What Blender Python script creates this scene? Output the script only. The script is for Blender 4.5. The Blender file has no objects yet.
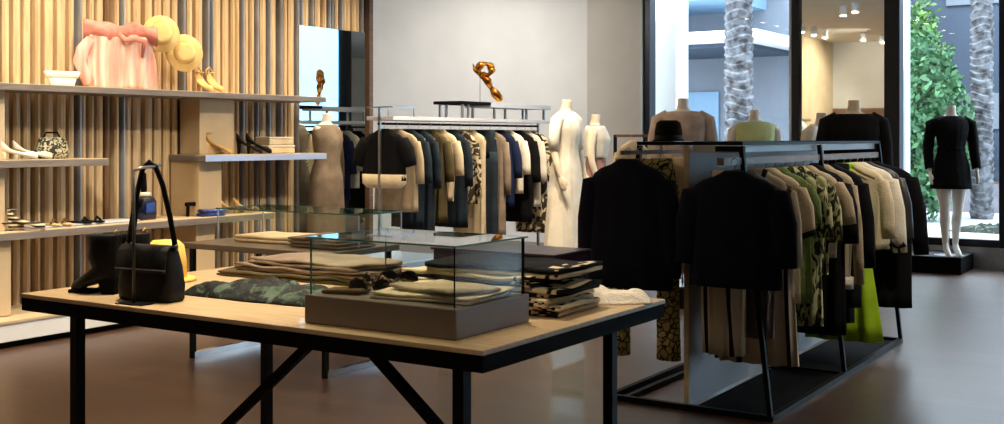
import bpy, bmesh, math, random
from mathutils import Vector, Matrix, noise
random.seed(7)
PI = math.pi
C = bpy.context.scene.collection
scn = bpy.context.scene
scn.view_settings.view_transform = 'Standard'
scn.view_settings.look = 'None'
scn.view_settings.gamma = 1
scn.view_settings.use_curve_mapping = False
scn.view_settings.exposure = 0.25

# ------------------------------------------------------------------ helpers
def lin(c):
    return tuple(((v/255)/12.92 if v/255 <= .04045 else ((v/255+.055)/1.055)**2.4) for v in c) + (1,)

MATS = {}
def mat(name, col, rough=.6, metal=0, var=None, scale=8, bump=0, bscale=60, spec=.5, kind=None, stretch=None, coat=0, sheen=0, alt=None):
    if name in MATS: return MATS[name]
    m = bpy.data.materials.new(name); m.use_nodes = True
    nt = m.node_tree; N = nt.nodes; L = nt.links
    b = N['Principled BSDF']
    b.inputs['Base Color'].default_value = lin(col)
    b.inputs['Roughness'].default_value = rough
    b.inputs['Metallic'].default_value = metal
    b.inputs['Specular IOR Level'].default_value = spec
    if coat: b.inputs['Coat Weight'].default_value = coat
    if sheen: b.inputs['Sheen Weight'].default_value = sheen
    tc = N.new('ShaderNodeTexCoord'); mp = N.new('ShaderNodeMapping')
    L.new(tc.outputs['Object'], mp.inputs['Vector'])
    if stretch: mp.inputs['Scale'].default_value = stretch
    if alt is None: alt = tuple(max(0, int(v*.85)) for v in col)
    if kind in (None, 'noise'):
        t = N.new('ShaderNodeTexNoise'); t.inputs['Scale'].default_value = scale; t.inputs['Detail'].default_value = 4
        fac = t.outputs['Fac']; r0, r1 = .35, .65
    elif kind == 'spots':
        t = N.new('ShaderNodeTexVoronoi'); t.feature = 'DISTANCE_TO_EDGE'; t.inputs['Scale'].default_value = scale
        fac = t.outputs['Distance']; r0, r1 = .05, .09
    elif kind == 'blotch':
        t = N.new('ShaderNodeTexNoise'); t.inputs['Scale'].default_value = scale; t.inputs['Detail'].default_value = 2; t.inputs['Distortion'].default_value = 1.5
        fac = t.outputs['Fac']; r0, r1 = .49, .53
    elif kind == 'stripes':
        t = N.new('ShaderNodeTexWave'); t.wave_type = 'BANDS'; t.bands_direction = 'Z'; t.inputs['Scale'].default_value = scale; t.inputs['Distortion'].default_value = .6; t.inputs['Detail'].default_value = 1
        fac = t.outputs['Fac']; r0, r1 = .55, .62
    elif kind == 'swirl':
        t = N.new('ShaderNodeTexWave'); t.wave_type = 'BANDS'; t.bands_direction = 'X'; t.inputs['Scale'].default_value = scale; t.inputs['Distortion'].default_value = 4; t.inputs['Detail'].default_value = 0
        t.inputs['Detail Scale'].default_value = .6
        fac = t.outputs['Fac']; r0, r1 = .90, .94
    L.new(mp.outputs[0], t.inputs['Vector'])
    rmp = N.new('ShaderNodeValToRGB')
    rmp.color_ramp.elements[0].position = r0; rmp.color_ramp.elements[0].color = lin(alt)
    rmp.color_ramp.elements[1].position = r1; rmp.color_ramp.elements[1].color = lin(col)
    L.new(fac, rmp.inputs[0]); L.new(rmp.outputs[0], b.inputs['Base Color'])
    if bump:
        n2 = N.new('ShaderNodeTexNoise'); n2.inputs['Scale'].default_value = bscale; n2.inputs['Detail'].default_value = 3
        L.new(mp.outputs[0], n2.inputs['Vector'])
        bp = N.new('ShaderNodeBump'); bp.inputs['Strength'].default_value = bump; bp.inputs['Distance'].default_value = .01
        L.new(n2.outputs['Fac'], bp.inputs['Height']); L.new(bp.outputs[0], b.inputs['Normal'])
    MATS[name] = m
    return m

def glass_mat(name, tint, refl=1.0):
    m = bpy.data.materials.new(name); m.use_nodes = True
    nt = m.node_tree; N = nt.nodes; L = nt.links; N.clear()
    o = N.new('ShaderNodeOutputMaterial'); mx = N.new('ShaderNodeMixShader')
    lw = N.new('ShaderNodeLayerWeight'); lw.inputs['Blend'].default_value = .5
    pw = N.new('ShaderNodeMath'); pw.operation = 'POWER'; pw.inputs[1].default_value = 4.0; L.new(lw.outputs['Facing'], pw.inputs[0])
    fr = N.new('ShaderNodeMath'); fr.operation = 'MULTIPLY_ADD'; fr.inputs[1].default_value = .9; fr.inputs[2].default_value = .035; L.new(pw.outputs[0], fr.inputs[0])
    t = N.new('ShaderNodeBsdfTransparent'); t.inputs[0].default_value = lin(tint)
    g = N.new('ShaderNodeBsdfGlossy'); g.inputs['Roughness'].default_value = .01
    mm = N.new('ShaderNodeMath'); mm.operation = 'MULTIPLY'; mm.inputs[1].default_value = refl
    L.new(fr.outputs[0], mm.inputs[0]); L.new(mm.outputs[0], mx.inputs[0]); L.new(t.outputs[0], mx.inputs[1]); L.new(g.outputs[0], mx.inputs[2])
    L.new(mx.outputs[0], o.inputs[0])
    return m

def emit_mat(name, col, s):
    m = bpy.data.materials.new(name); m.use_nodes = True
    b = m.node_tree.nodes['Principled BSDF']
    b.inputs['Base Color'].default_value = lin(col)
    b.inputs['Emission Color'].default_value = lin(col); b.inputs['Emission Strength'].default_value = s
    return m

def link(name, bm, m, parent=None, loc=None, rz=0, smooth=False):
    me = bpy.data.meshes.new(name)
    bmesh.ops.recalc_face_normals(bm, faces=bm.faces[:])
    bm.to_mesh(me); bm.free()
    ms = m if isinstance(m, (list, tuple)) else [m]
    for x in ms: me.materials.append(x)
    if smooth:
        for p in me.polygons: p.use_smooth = True
    o = bpy.data.objects.new(name, me); C.objects.link(o)
    if loc: o.location = loc
    o.rotation_euler = (0, 0, rz)
    if parent: o.parent = parent
    return o

def tag(o, label=None, cat=None, group=None, kind=None):
    if label: o['label'] = label
    if cat: o['category'] = cat
    if group: o['group'] = group
    if kind: o['kind'] = kind
    return o

def thing(name, label, cat, loc=(0, 0, 0), rz=0, group=None):
    o = bpy.data.objects.new(name, None); C.objects.link(o)
    o.empty_display_size = .1
    o.location = loc; o.rotation_euler = (0, 0, rz)
    return tag(o, label, cat, group)

def struct(name, bm, m, smooth=False):
    o = link(name, bm, m, smooth=smooth); o['kind'] = 'structure'; return o

def copy_thing(root, loc, rz, label=None):
    r = root.copy(); C.objects.link(r); r.location = loc; r.rotation_euler = (0, 0, rz)
    if label: r['label'] = label
    for ch in list(root.children):
        c = ch.copy(); C.objects.link(c); c.parent = r
        for g in list(ch.children):
            d = g.copy(); C.objects.link(d); d.parent = c
    return r

def B(): return bmesh.new()

def box(bm, x0, x1, y0, y1, z0, z1, bev=0, mi=0):
    vs = [bm.verts.new((x, y, z)) for x in (x0, x1) for y in (y0, y1) for z in (z0, z1)]
    fs = [bm.faces.new([vs[i] for i in f]) for f in ((0,1,3,2),(4,6,7,5),(0,4,5,1),(2,3,7,6),(0,2,6,4),(1,5,7,3))]
    for f in fs: f.material_index = mi
    if bev:
        es = list({e for f in fs for e in f.edges})
        r = bmesh.ops.bevel(bm, geom=es, offset=bev, segments=2, affect='EDGES', profile=.5)
        for f in r['faces']: f.material_index = mi
    return bm

def loft(bm, rings, cap0=True, cap1=True, mi=0, closed=True):
    R = [[bm.verts.new(p) for p in r] for r in rings]
    n = len(R[0])
    for a, b in zip(R, R[1:]):
        for i in range(n if closed else n-1):
            f = bm.faces.new((a[i], a[(i+1) % n], b[(i+1) % n], b[i])); f.material_index = mi
    if cap0: bm.faces.new(R[0][::-1]).material_index = mi
    if cap1: bm.faces.new(R[-1]).material_index = mi
    return bm

def tube(bm, pts, r, n=10, flat=(1, 1), mi=0, cap=True):
    pts = [Vector(p) for p in pts]
    rs = r if isinstance(r, (list, tuple)) else [r]*len(pts)
    rings = []
    up = None
    for i, p in enumerate(pts):
        d = (pts[min(i+1, len(pts)-1)] - pts[max(i-1, 0)]).normalized()
        if up is None:
            up = Vector((0, 1, 0)) if abs(d.y) < .9 else Vector((1, 0, 0))
        s = d.cross(up).normalized(); u = s.cross(d).normalized(); up = u
        rings.append([p + s*math.cos(a)*rs[i]*flat[0] + u*math.sin(a)*rs[i]*flat[1] for a in [2*PI*k/n for k in range(n)]])
    return loft(bm, rings, cap, cap, mi)

def bar(bm, a, b, w, mi=0):
    a = Vector(a); b = Vector(b); d = (b-a).normalized()
    up = Vector((0, 0, 1)) if abs(d.z) < .95 else Vector((0, 1, 0))
    s = d.cross(up).normalized(); u = s.cross(d).normalized(); h = w/2
    rings = [[p + s*sx*h + u*sy*h for sx, sy in ((-1,-1),(1,-1),(1,1),(-1,1))] for p in (a, b)]
    return loft(bm, rings, mi=mi)

def lathe(bm, prof, c=(0, 0, 0), n=24, mi=0, sx=1, sy=1):
    rings = [[(c[0]+r*math.cos(2*PI*k/n)*sx, c[1]+r*math.sin(2*PI*k/n)*sy, c[2]+z) for k in range(n)] for r, z in prof]
    return loft(bm, rings, mi=mi)

def ell(w, d, z, n=32, p=.85, cx=0, cy=0, amp=0, k=9, ph=0):
    out = []
    for i in range(n):
        a = 2*PI*i/n; c, s = math.cos(a), math.sin(a)
        x = w*math.copysign(abs(c)**p, c); y = d*math.copysign(abs(s)**p, s)
        q = 1 + 0*a
        y += amp*math.sin(k*x/max(w, .01)*2.2 + ph + (0 if s > 0 else 1.3))
        x += amp*.5*math.sin(k*a*.5+ph)
        out.append((cx+x, cy+y, z))
    return out

# ------------------------------------------------------------------ materials
M = {}
M['wall'] = mat('white_plaster', (232, 230, 226), .8, scale=2, alt=(226, 224, 220))
M['pier'] = mat('grey_plaster', (205, 200, 190), .8, scale=2, alt=(198, 193, 183))
M['beige'] = mat('beige_board', (200, 176, 140), .6, scale=3, alt=(188, 164, 128))
M['ceil'] = mat('ceiling_paint', (214, 208, 198), .85, scale=2, alt=(208, 202, 192))
M['brownwall'] = mat('brown_panelling', (120, 84, 62), .5, scale=3)
M['wood'] = mat('slat_oak', (208, 182, 142), .5, stretch=(8, 8, .6), scale=5, alt=(186, 158, 118))
M['wood2'] = mat('slat_oak_dark', (128, 96, 62), .5, stretch=(8, 8, .6), scale=5, alt=(104, 74, 46))
M['greymetal'] = mat('grey_satin_metal', (160, 164, 172), .4, .35, scale=3)
M['shelf'] = mat('grey_oak_shelf', (128, 116, 106), .5, stretch=(8, .8, 8), scale=5, alt=(108, 98, 90))
M['shelftop'] = mat('pale_oak', (208, 186, 152), .5, stretch=(8, .8, 8), scale=5, alt=(190, 166, 130))
M['tabletop'] = mat('light_oak_top', (206, 178, 138), .42, stretch=(1, 9, 9), scale=6, alt=(186, 156, 114), coat=.1)
M['black'] = mat('black_steel', (10, 10, 12), .5, 0, scale=4, spec=.12)
M['blackedge'] = mat('black_edge', (12, 11, 11), .7, scale=4, spec=.06)
M['chrome'] = mat('chrome', (215, 218, 222), .15, 1, scale=4)
M['steel'] = mat('brushed_steel', (170, 172, 178), .3, .9, scale=4)
M['taupe'] = mat('taupe_lacquer', (112, 98, 84), .4, scale=2, alt=(106, 92, 78))
M['white'] = mat('white_lacquer', (238, 238, 238), .3, scale=2, alt=(232, 232, 232))
M['panel'] = mat('panel_white', (206, 208, 214), .4, scale=2, alt=(198, 200, 206))
M['paneledge'] = mat('panel_edge', (214, 190, 150), .5, scale=3)
M['navy'] = mat('navy_knit', (10, 15, 36), .9, bump=.4, bscale=120, alt=(7, 11, 28), spec=.2)
M['blk'] = mat('black_cloth', (14, 14, 17), .9, bump=.4, bscale=120, alt=(9, 9, 12), spec=.2)
M['slate'] = mat('slate_cloth', (40, 52, 62), .85, bump=.4, alt=(28, 38, 46), spec=.2)
M['cream'] = mat('cream_cloth', (228, 210, 176), .85, bump=.5, bscale=90, alt=(212, 192, 156), spec=.2)
M['ivory'] = mat('ivory_cloth', (240, 232, 214), .85, bump=.5, bscale=90, alt=(228, 216, 194), spec=.2)
M['beigec'] = mat('beige_cloth', (190, 170, 140), .85, bump=.5, bscale=90, alt=(170, 150, 120), spec=.2)
M['tan'] = mat('taupe_cloth', (142, 126, 108), .9, bump=.5, bscale=90, alt=(122, 106, 90), spec=.2)
M['brown'] = mat('brown_cloth', (106, 78, 50), .9, bump=.5, bscale=90, spec=.2)
M['olive'] = mat('olive_cloth', (96, 84, 56), .9, bump=.5, bscale=90, spec=.2)
M['sage'] = mat('sage_cloth', (112, 128, 74), .8, bump=.4, alt=(88, 104, 54), spec=.2)
M['lime'] = mat('lime_cloth', (168, 204, 22), .6, bump=.2, bscale=20, alt=(150, 188, 14), spec=.3)
M['grey'] = mat('grey_sheer', (110, 106, 100), .7, bump=.4, alt=(92, 88, 84), spec=.2)
M['leather'] = mat('grey_leather', (58, 56, 56), .4, bump=.3, alt=(40, 38, 38))
M['bleather'] = mat('black_leather', (11, 10, 11), .6, bump=.2, bscale=90, spec=.25)
M['camo'] = mat('green_print', (176, 172, 122), .85, kind='blotch', scale=24, alt=(44, 46, 26), spec=.2, stretch=(1, 1, .4))
M['camo2'] = mat('dark_green_print', (78, 96, 76), .7, kind='blotch', scale=14, alt=(16, 22, 20), bump=.4, spec=.3)
[n for n in M['camo2'].node_tree.nodes if n.type == 'VALTORGB'][0].color_ramp.elements[0].position = .53
[n for n in M['camo2'].node_tree.nodes if n.type == 'VALTORGB'][0].color_ramp.elements[1].position = .66
M['leopard'] = mat('animal_print', (172, 156, 104), .85, kind='spots', scale=26, alt=(38, 32, 20), spec=.2)
M['swirl'] = mat('swirl_print', (190, 176, 152), .8, kind='swirl', scale=2.6, stretch=(1, 1, .5), alt=(190, 176, 152), spec=.2)
_r = [n for n in M['swirl'].node_tree.nodes if n.type == 'VALTORGB'][0]
_r.color_ramp.elements[0].color = lin((190, 176, 152)); _r.color_ramp.elements[1].color = lin((18, 16, 16))
M['pleat'] = mat('leaf_print', (222, 206, 170), .85, kind='blotch', scale=11, alt=(60, 52, 40), spec=.2)
M['pink'] = mat('pink_cloth', (226, 176, 160), .8, bump=.4, alt=(206, 146, 132), scale=10, spec=.2)
M['blush'] = mat('blush_cloth', (238, 212, 196), .85, bump=.4, alt=(216, 150, 138), scale=2.2, spec=.1, stretch=(9, 1, .9))
M['straw'] = mat('straw', (232, 204, 140), .7, bump=.6, bscale=160, alt=(212, 180, 112))
M['ystraw'] = mat('yellow_straw', (250, 216, 112), .7, bump=.4, bscale=160, alt=(240, 200, 90))
M['gold'] = mat('gold', (226, 156, 62), .25, 1, scale=6, alt=(170, 100, 36))
M['tansuede'] = mat('tan_suede', (214, 178, 116), .7, alt=(196, 158, 96))
M['inky'] = mat('inky_glaze', (14, 20, 48), .25, alt=(9, 12, 30))
M['cobalt'] = mat('cobalt_glaze', (30, 70, 170), .25, alt=(10, 16, 52))
M['skin'] = mat('mannequin_white', (236, 230, 222), .4, alt=(230, 224, 214))
M['skin2'] = mat('mannequin_ivory', (230, 214, 188), .5, alt=(222, 204, 176))
M['plum'] = mat('plum_lacquer', (74, 58, 84), .35, alt=(64, 50, 72))
M['blue'] = mat('daylit_white_lacquer', (176, 196, 232), .15, alt=(168, 190, 228), scale=1)  # white lacquer with the blue of reflected daylight mixed into its colour
M['bluesheen'] = mat('pale_blue_sheen', (168, 188, 228), .35, .1, scale=2, alt=(160, 180, 222))  # colour carries the daylight reflected off a shelf front
M['railwood'] = mat('walnut_rail', (112, 88, 66), .5, stretch=(8, .8, 8), alt=(88, 66, 48))
M['hanger'] = mat('hanger_wood', (186, 160, 120), .5, stretch=(.8, 8, 8), alt=(150, 122, 86))
M['frame'] = mat('dark_window_frame', (16, 20, 34), .4, .3, scale=3)
M['curb'] = mat('curb_stone', (170, 168, 172), .6, scale=6)
M['glass'] = glass_mat('window_glass', (250, 253, 255), .5)
M['vglass'] = glass_mat('vitrine_glass', (252, 255, 253), .85)
M['gedge'] = mat('green_glass_edge', (70, 120, 108), .1, alt=(50, 96, 86))
M['lamp'] = emit_mat('lamp_lens', (255, 236, 200), 30)
mm = bpy.data.materials.new('mirror'); mm.use_nodes = True
b_ = mm.node_tree.nodes['Principled BSDF']; b_.inputs['Metallic'].default_value = 1; b_.inputs['Roughness'].default_value = .02
b_.inputs['Base Color'].default_value = (.86, .92, .93, 1); M['mirror'] = mm

def floor_mat():
    m = bpy.data.materials.new('dark_plank_floor'); m.use_nodes = True
    nt = m.node_tree; N = nt.nodes; L = nt.links; b = N['Principled BSDF']
    tc = N.new('ShaderNodeTexCoord')
    br = N.new('ShaderNodeTexBrick'); br.inputs['Scale'].default_value = 1
    br.inputs['Brick Width'].default_value = 1.8; br.inputs['Row Height'].default_value = .16; br.inputs['Mortar Size'].default_value = .002
    br.inputs['Color1'].default_value = lin((84, 56, 38)); br.inputs['Color2'].default_value = lin((64, 43, 30)); br.inputs['Mortar'].default_value = lin((44, 32, 26))
    br.offset = .37
    L.new(tc.outputs['Object'], br.inputs['Vector'])
    mp = N.new('ShaderNodeMapping'); mp.inputs['Scale'].default_value = (1.2, 14, 1); L.new(tc.outputs['Object'], mp.inputs['Vector'])
    ns = N.new('ShaderNodeTexNoise'); ns.inputs['Scale'].default_value = 3; ns.inputs['Detail'].default_value = 6; L.new(mp.outputs[0], ns.inputs['Vector'])
    mx = N.new('ShaderNodeMix'); mx.data_type = 'RGBA'; mx.blend_type = 'MULTIPLY'; mx.inputs[0].default_value = .45
    L.new(br.outputs['Color'], mx.inputs[6])
    rp = N.new('ShaderNodeValToRGB'); rp.color_ramp.elements[0].position = .3; rp.color_ramp.elements[0].color = (.45, .42, .4, 1); rp.color_ramp.elements[1].position = .7
    L.new(ns.outputs['Fac'], rp.inputs[0]); L.new(rp.outputs[0], mx.inputs[7])
    L.new(mx.outputs[2], b.inputs['Base Color'])
    b.inputs['Roughness'].default_value = .36; b.inputs['Specular IOR Level'].default_value = .8; b.inputs['Coat Weight'].default_value = .2; b.inputs['Coat Roughness'].default_value = .3
    return m
M['floor'] = floor_mat()

# ------------------------------------------------------------------ camera
cd = bpy.data.cameras.new('camera'); cam = bpy.data.objects.new('camera', cd); C.objects.link(cam)
cam.location = (0, 0, 1.4); cam.rotation_euler = (PI/2, 0, math.radians(33.04))
cd.sensor_width = 36; cd.lens = 1127/1004*36; cd.shift_y = -(212-138)/1004
cd.clip_end = 200
scn.camera = cam

# ------------------------------------------------------------------ room shell
YW = 12.95; HC = 3.5
struct('floor', box(B(), -11.2, 5.2, -3.2, 13.1, -.12, 0), M['floor'])
struct('ceiling', box(B(), -11.2, 5.2, -3.2, 13.1, HC, HC+.15), M['ceil'])
struct('wall_back', box(B(), -11.2, -7.03, YW, YW+.15, 0, HC), M['wall'])
struct('trim_1', box(B(), -7.03, -6.26, YW-.12, YW+.15, 0, HC), M['pier'])
struct('wall_far_left', box(B(), -11.35, -11.2, -3.2, 13.1, 0, HC), M['wall'])
struct('wall_right', box(B(), 5.2, 5.35, -3.2, 13.1, 0, HC), M['wall'])
struct('wall_rear', box(B(), -4.6, 5.2, -3.35, -3.2, 0, HC), M['pier'])
bm = box(B(), -7.62, -4.6, .85, 1.0, 2.05, HC, mi=0); box(bm, -7.62, -4.6, .84, 1.01, 0, 2.05, mi=1); box(bm, -4.75, -4.6, -3.2, .85, 0, HC, mi=0)
struct('wall_near_left', bm, [M['pier'], M['brownwall']])
struct('wall_front_left', box(B(), -7.62, -7.46, 1.0, 3.95, 0, HC), M['beige'])

# slatted wall
bm = box(B(), -7.62, -7.5, 3.95, 8.9, 0, HC, mi=1)
rs = random.Random(3)
y = 3.97
def half_round(bm, y0, y1, d, mi):
    pts = [(-7.5, y0), (-7.5+d*.75, y0+.002), (-7.5+d, y0+(y1-y0)*.3), (-7.5+d, y0+(y1-y0)*.7), (-7.5+d*.75, y1-.002), (-7.5, y1)]
    loft(bm, [[(a, b, z) for a, b in pts] for z in (0, HC)], mi=mi)
while y < 8.86:
    k = rs.random()
    w = rs.choice((.045, .06, .075)) if k > .26 else .028
    half_round(bm, y, y+w, .05+rs.random()*.02 if k > .26 else .075, (0 if rs.random() > .14 else 1) if k > .26 else 2)
    y += w + rs.choice((.014, .022, .034))
struct('wall_left', bm, [M['wood'], M['wood2'], M['greymetal']])
struct('trim_2', box(B(), -7.64, -7.40, 8.9, 8.96, 0, HC, .005), M['railwood'])

# window wall: curb, frames, panes
segs = [(-6.26, -4.32), (-4.26, -3.26), (-3.12, -2.06), (-2.0, -.2), (-.14, 1.6), (1.66, 3.4), (3.46, 5.2)]
struct('wall_window_curb', box(B(), -6.26, 5.2, YW-.05, YW+.2, 0, .23), M['curb'])
struct('wall_window_head', box(B(), -6.26, 5.2, YW, YW+.15, 3.42, HC), M['wall'])
mull = [(-6.26, -6.17), (-4.35, -4.26), (-3.29, -3.12), (-2.1, -2.02), (-.2, -.14), (1.6, 1.66), (3.4, 3.46)]
for i, (a, b) in enumerate(mull):
    struct('trim_%d' % (i+3), box(B(), a, b, YW-.06, YW+.12, .23, 3.42, .006), M['frame'])
for i, (a, b) in enumerate(segs):
    bm = box(B(), a+.02, b-.02, YW-.03, YW+.08, .23, .31, .004); box(bm, a+.02, b-.02, YW-.03, YW+.08, 3.35, 3.42, .004)
    fr = struct('window_%d' % (i+1), bm, M['frame'])
    if i == 1:
        link('mirror_pane', box(B(), a, b-.02, YW+.0, YW+.03, .31, 3.35), M['mirror'], fr)
    else:
        if i == 0: link('inner_frame', box(B(), b-.07, b-.03, YW-.02, YW+.06, .32, 3.34), M['white'], fr)
        link('pane', box(B(), a+.02, b-.02, YW+.02, YW+.03, .31, 3.35), M['glass'], fr)

# ------------------------------------------------------------------ wall shelves
def shelf(name, label, x0, y0, y1, z1, t, supports=()):
    r = thing(name, label, 'shelf', (x0, (y0+y1)/2, z1-t), 0, 'wall shelves')
    ox, oy, oz = r.location
    link('shelf_board', box(B(), -7.44-ox, x0-ox, y0-oy, y1-oy, 0, t, .003), M['shelf'], r)
    link('shelf_top', box(B(), -7.44-ox, x0-ox-.012, y0-oy+.004, y1-oy-.004, t, t+.004), M['shelftop'], r)
    for (xa, ya, yb, za, zb) in supports:
        link('support_panel', box(B(), -7.44-ox, xa-ox, ya-oy, yb-oy, za-oz, zb-oz, .004), M['beige'], r)
    return r
shelf('wall_shelf', 'long grey oak wall shelf, the topmost, running across to the mirror', -7.0, 3.97, 7.8, 1.773, .045,
      [(-7.1, 4.0, 4.64, 1.25, 1.727), (-7.2, 6.47, 6.85, 1.265, 1.727)])
shelf('wall_shelf', 'short grey oak wall shelf at the far left carrying cream shoes and a print bag', -7.0, 3.97, 5.42, 1.246, .05,
      [(-7.1, 4.0, 4.64, .76, 1.195)])
sh = shelf('wall_shelf', 'short wall shelf on the right with pale blue shine painted on its front edge and black heels on it', -7.0, 6.35, 7.8, 1.258, .05,
      [(-7.1, 6.37, 6.62, .76, 1.207)])
link('front_sheen', box(B(), .0, .006, -.725, .725, 0, .05, .001), M['bluesheen'], sh)  # strip painted pale blue for the daylight shine on the front edge
shelf('wall_shelf', 'long low grey oak wall shelf with sandals, blue bottle and glasses', -6.95, 3.97, 7.08, .755, .05,
      [(-7.0, 4.0, 4.62, .19, .70), (-7.05, 6.3, 6.5, .19, .70)])
r = thing('wall_plinth', 'low white plinth along the foot of the slatted wall', 'plinth', (-7.15, 5.2, 0))
link('plinth_body', box(B(), -.3, .32, -1.22, 1.4, .045, .165, .004), M['white'], r)
link('plinth_top', box(B(), -.3, .33, -1.22, 1.4, .165, .185, .003), M['shelftop'], r)
link('toe_kick', box(B(), -.3, .27, -1.2, 1.38, 0, .045), M['blackedge'], r)

r = thing('wall_mirror', 'tall frameless mirror at the right end of the slatted wall', 'mirror', (-7.42, 8.36, .1), -.022)
link('mirror_glass', box(B(), -.005, .012, -.47, .47, 0, 2.37, .003), M['mirror'], r)
link('mirror_backing', box(B(), -.02, -.005, -.47, .47, 0, 2.37), M['blackedge'], r)

# ------------------------------------------------------------------ front table
T = thing('display_table', 'large light oak display table with black steel frame and diagonal braces', 'table', (-2.62, 2.97, 0))
def tl(x, y, z): return (x+2.62, y-2.97, z)
link('table_top', box(B(), -.985, .99, -.553, .56, .835, .85, .002), M['tabletop'], T)
bm = box(B(), -.983, .988, -.551, .558, .79, .835)
link('table_edge', bm, M['blackedge'], T)
for (x, y) in ((-3.40, 2.5), (-1.735, 2.47), (-3.40, 3.42), (-1.785, 3.42)):
    link('leg', bar(B(), tl(x, y, 0), tl(x, y, .79), .036), M['black'], T)
link('brace', bar(B(), tl(-3.25, 2.5, .01), tl(-2.29, 2.5, .80), .026), M['black'], T)
link('brace', bar(B(), tl(-1.74, 2.47, .56), tl(-2.05, 2.47, .80), .026), M['black'], T)

# vitrine
V = thing('glass_vitrine', 'low glass vitrine with taupe tray base standing on the oak table', 'display case', (-2.045, 2.68, .85))
link('tray_base', box(B(), -.276, .276, -.19, .19, 0, .085, .004), M['taupe'], V)
def pane(x0, x1, y0, y1, z0, z1): return box(B(), x0, x1, y0, y1, z0, z1)
for q in ((-.262, .262, -.176, -.172, .085, .252), (-.262, .262, .172, .176, .085, .252), (-.262, -.258, -.172, .172, .085, .252), (.258, .262, -.172, .172, .085, .252)):
    link('side_pane', pane(*q), M['vglass'], V)
link('top_pane', pane(-.272, .272, -.186, .186, .252, .257), M['vglass'], V)
bm = B()
for a, b in (((-.272, -.186), (.272, -.186)), ((.272, -.186), (.272, .186)), ((.272, .186), (-.272, .186)), ((-.272, .186), (-.272, -.186))):
    bar(bm, (a[0], a[1], .2545), (b[0], b[1], .2545), .0045)
link('glass_edge', bm, M['gedge'], V)
for (x, y, w_, m_) in ((-.262, -.176, .004, 'gedge'), (.262, .176, .007, 'blackedge'), (-.262, .176, .003, 'gedge'), (.262, -.176, .003, 'blackedge')):
    link('corner_seam', bar(B(), (x, y, .085), (x, y, .252), w_), M[m_], V)

# ------------------------------------------------------------------ folded clothes
def folded_bm(w, d, layers, t, seed, amp=.006, off=(0, 0, 0), mis=False):
    """a folded garment: layers joined by round folds at the front, soft uneven outline"""
    bm = B(); rn = random.Random(seed)
    for k in range(layers):
        z0 = k*t + off[2]; ww = w*(1-.03*rn.random()); dd = d*(1-.04*rn.random())
        sx = (rn.random()-.5)*.012; sy = (rn.random()-.5)*.012
        prof = []
        nseg = 6
        for i in range(nseg+1):   # front round
            a = -PI/2 - PI*i/nseg
            prof.append((-dd/2 + math.cos(a)*t*.5*.9 + t*.5, t/2 + math.sin(a)*t*.48))
        for i in range(nseg+1):
            a = PI/2 - PI*i/nseg
            prof.append((dd/2 + math.cos(a)*t*.4 - t*.5, t/2 + math.sin(a)*t*.48))
        # densify top and bottom
        top = [(-dd/2+t*.5 + (dd-t)*j/8, t*.98) for j in range(1, 8)]
        bot = [(dd/2-t*.5 - (dd-t)*j/8, t*.02) for j in range(1, 8)]
        loop = prof[:nseg+1] + top + prof[nseg+1:] + bot
        rings = []
        nx = 40 if mis else 18
        for i in range(nx+1):
            u = i/nx; x = -ww/2 + ww*u
            e = min(u, 1-u)*nx
            shrink = 1 if e >= 1 or mis else (.55 if e < .5 else .9)
            ring = []
            for (yy, zz) in loop:
                nz = noise.noise(Vector((x*7+seed, yy*7, k*.7+seed)))
                zc = t/2 + (zz-t/2)*shrink
                ring.append((x+sx+off[0]+amp*noise.noise(Vector((yy*9, zz*30, seed+i))), yy*(1+.02*nz)+sy+off[1], z0 + zc + amp*nz*(k+1)/layers))
            rings.append(ring)
        loft(bm, rings, mi=(k % 2) if mis else 0)
    return bm

def folded(name, label, cat, x, y, z, w, d, n, t, m, rz=0, seed=1, group=None, amp=.006):
    o = link(name, folded_bm(w, d, n, t, seed, amp), m, None, (x, y, z), rz, True)
    return tag(o, label, cat, group)

# striped knit pile (black with cream bands)
M['stripe'] = mat('black_cream_stripes', (12, 12, 13), .85, kind='stripes', scale=11, alt=(12, 12, 13), spec=.2)
_r = [n for n in M['stripe'].node_tree.nodes if n.type == 'VALTORGB'][0]
_r.color_ramp.elements[0].color = lin((14, 14, 15)); _r.color_ramp.elements[1].color = lin((232, 216, 184))
pos = ['lowest', 'second from the bottom', 'third from the bottom', 'fourth from the bottom', 'topmost']
for i in range(5):
    o = link('striped_sweater', folded_bm(.58-.02*i, .31, 2, .0150, 20+i, .012, mis=True), [M['blk'], M['cream']] if i < 4 else [M['cream'], M['blk']], None, (-2.02+.012*i*(-1)**i, 3.10, .852+.029*i), .04*(-1)**i, True)
    for p in o.data.polygons:      # knitted spots along the right end
        c = p.center
        if c.x > .19 and noise.noise(Vector((c.x*45, c.y*40, c.z*60+i*3))) > .1: p.material_index = 1-p.material_index
    tag(o, 'folded black and cream striped sweater behind the vitrine, %s in its pile' % pos[i], 'sweater', 'striped sweaters piled behind the vitrine')
# taupe pile
for i, (lab, m) in enumerate((('folded olive brown trousers at the bottom of the taupe pile', M['olive']), ('folded dark taupe trousers in the middle of the taupe pile', M['tan']), ('folded light taupe trousers on top of the taupe pile', M['tan']))):
    folded('folded_trousers', lab, 'trousers', -3.05+.03*i, 3.33, .85+.027*i, .74-.08*i, .32-.02*i, 2, .013, [m], .06-.04*i, 40+i, 'taupe trousers piled at the back of the table', .012)

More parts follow.
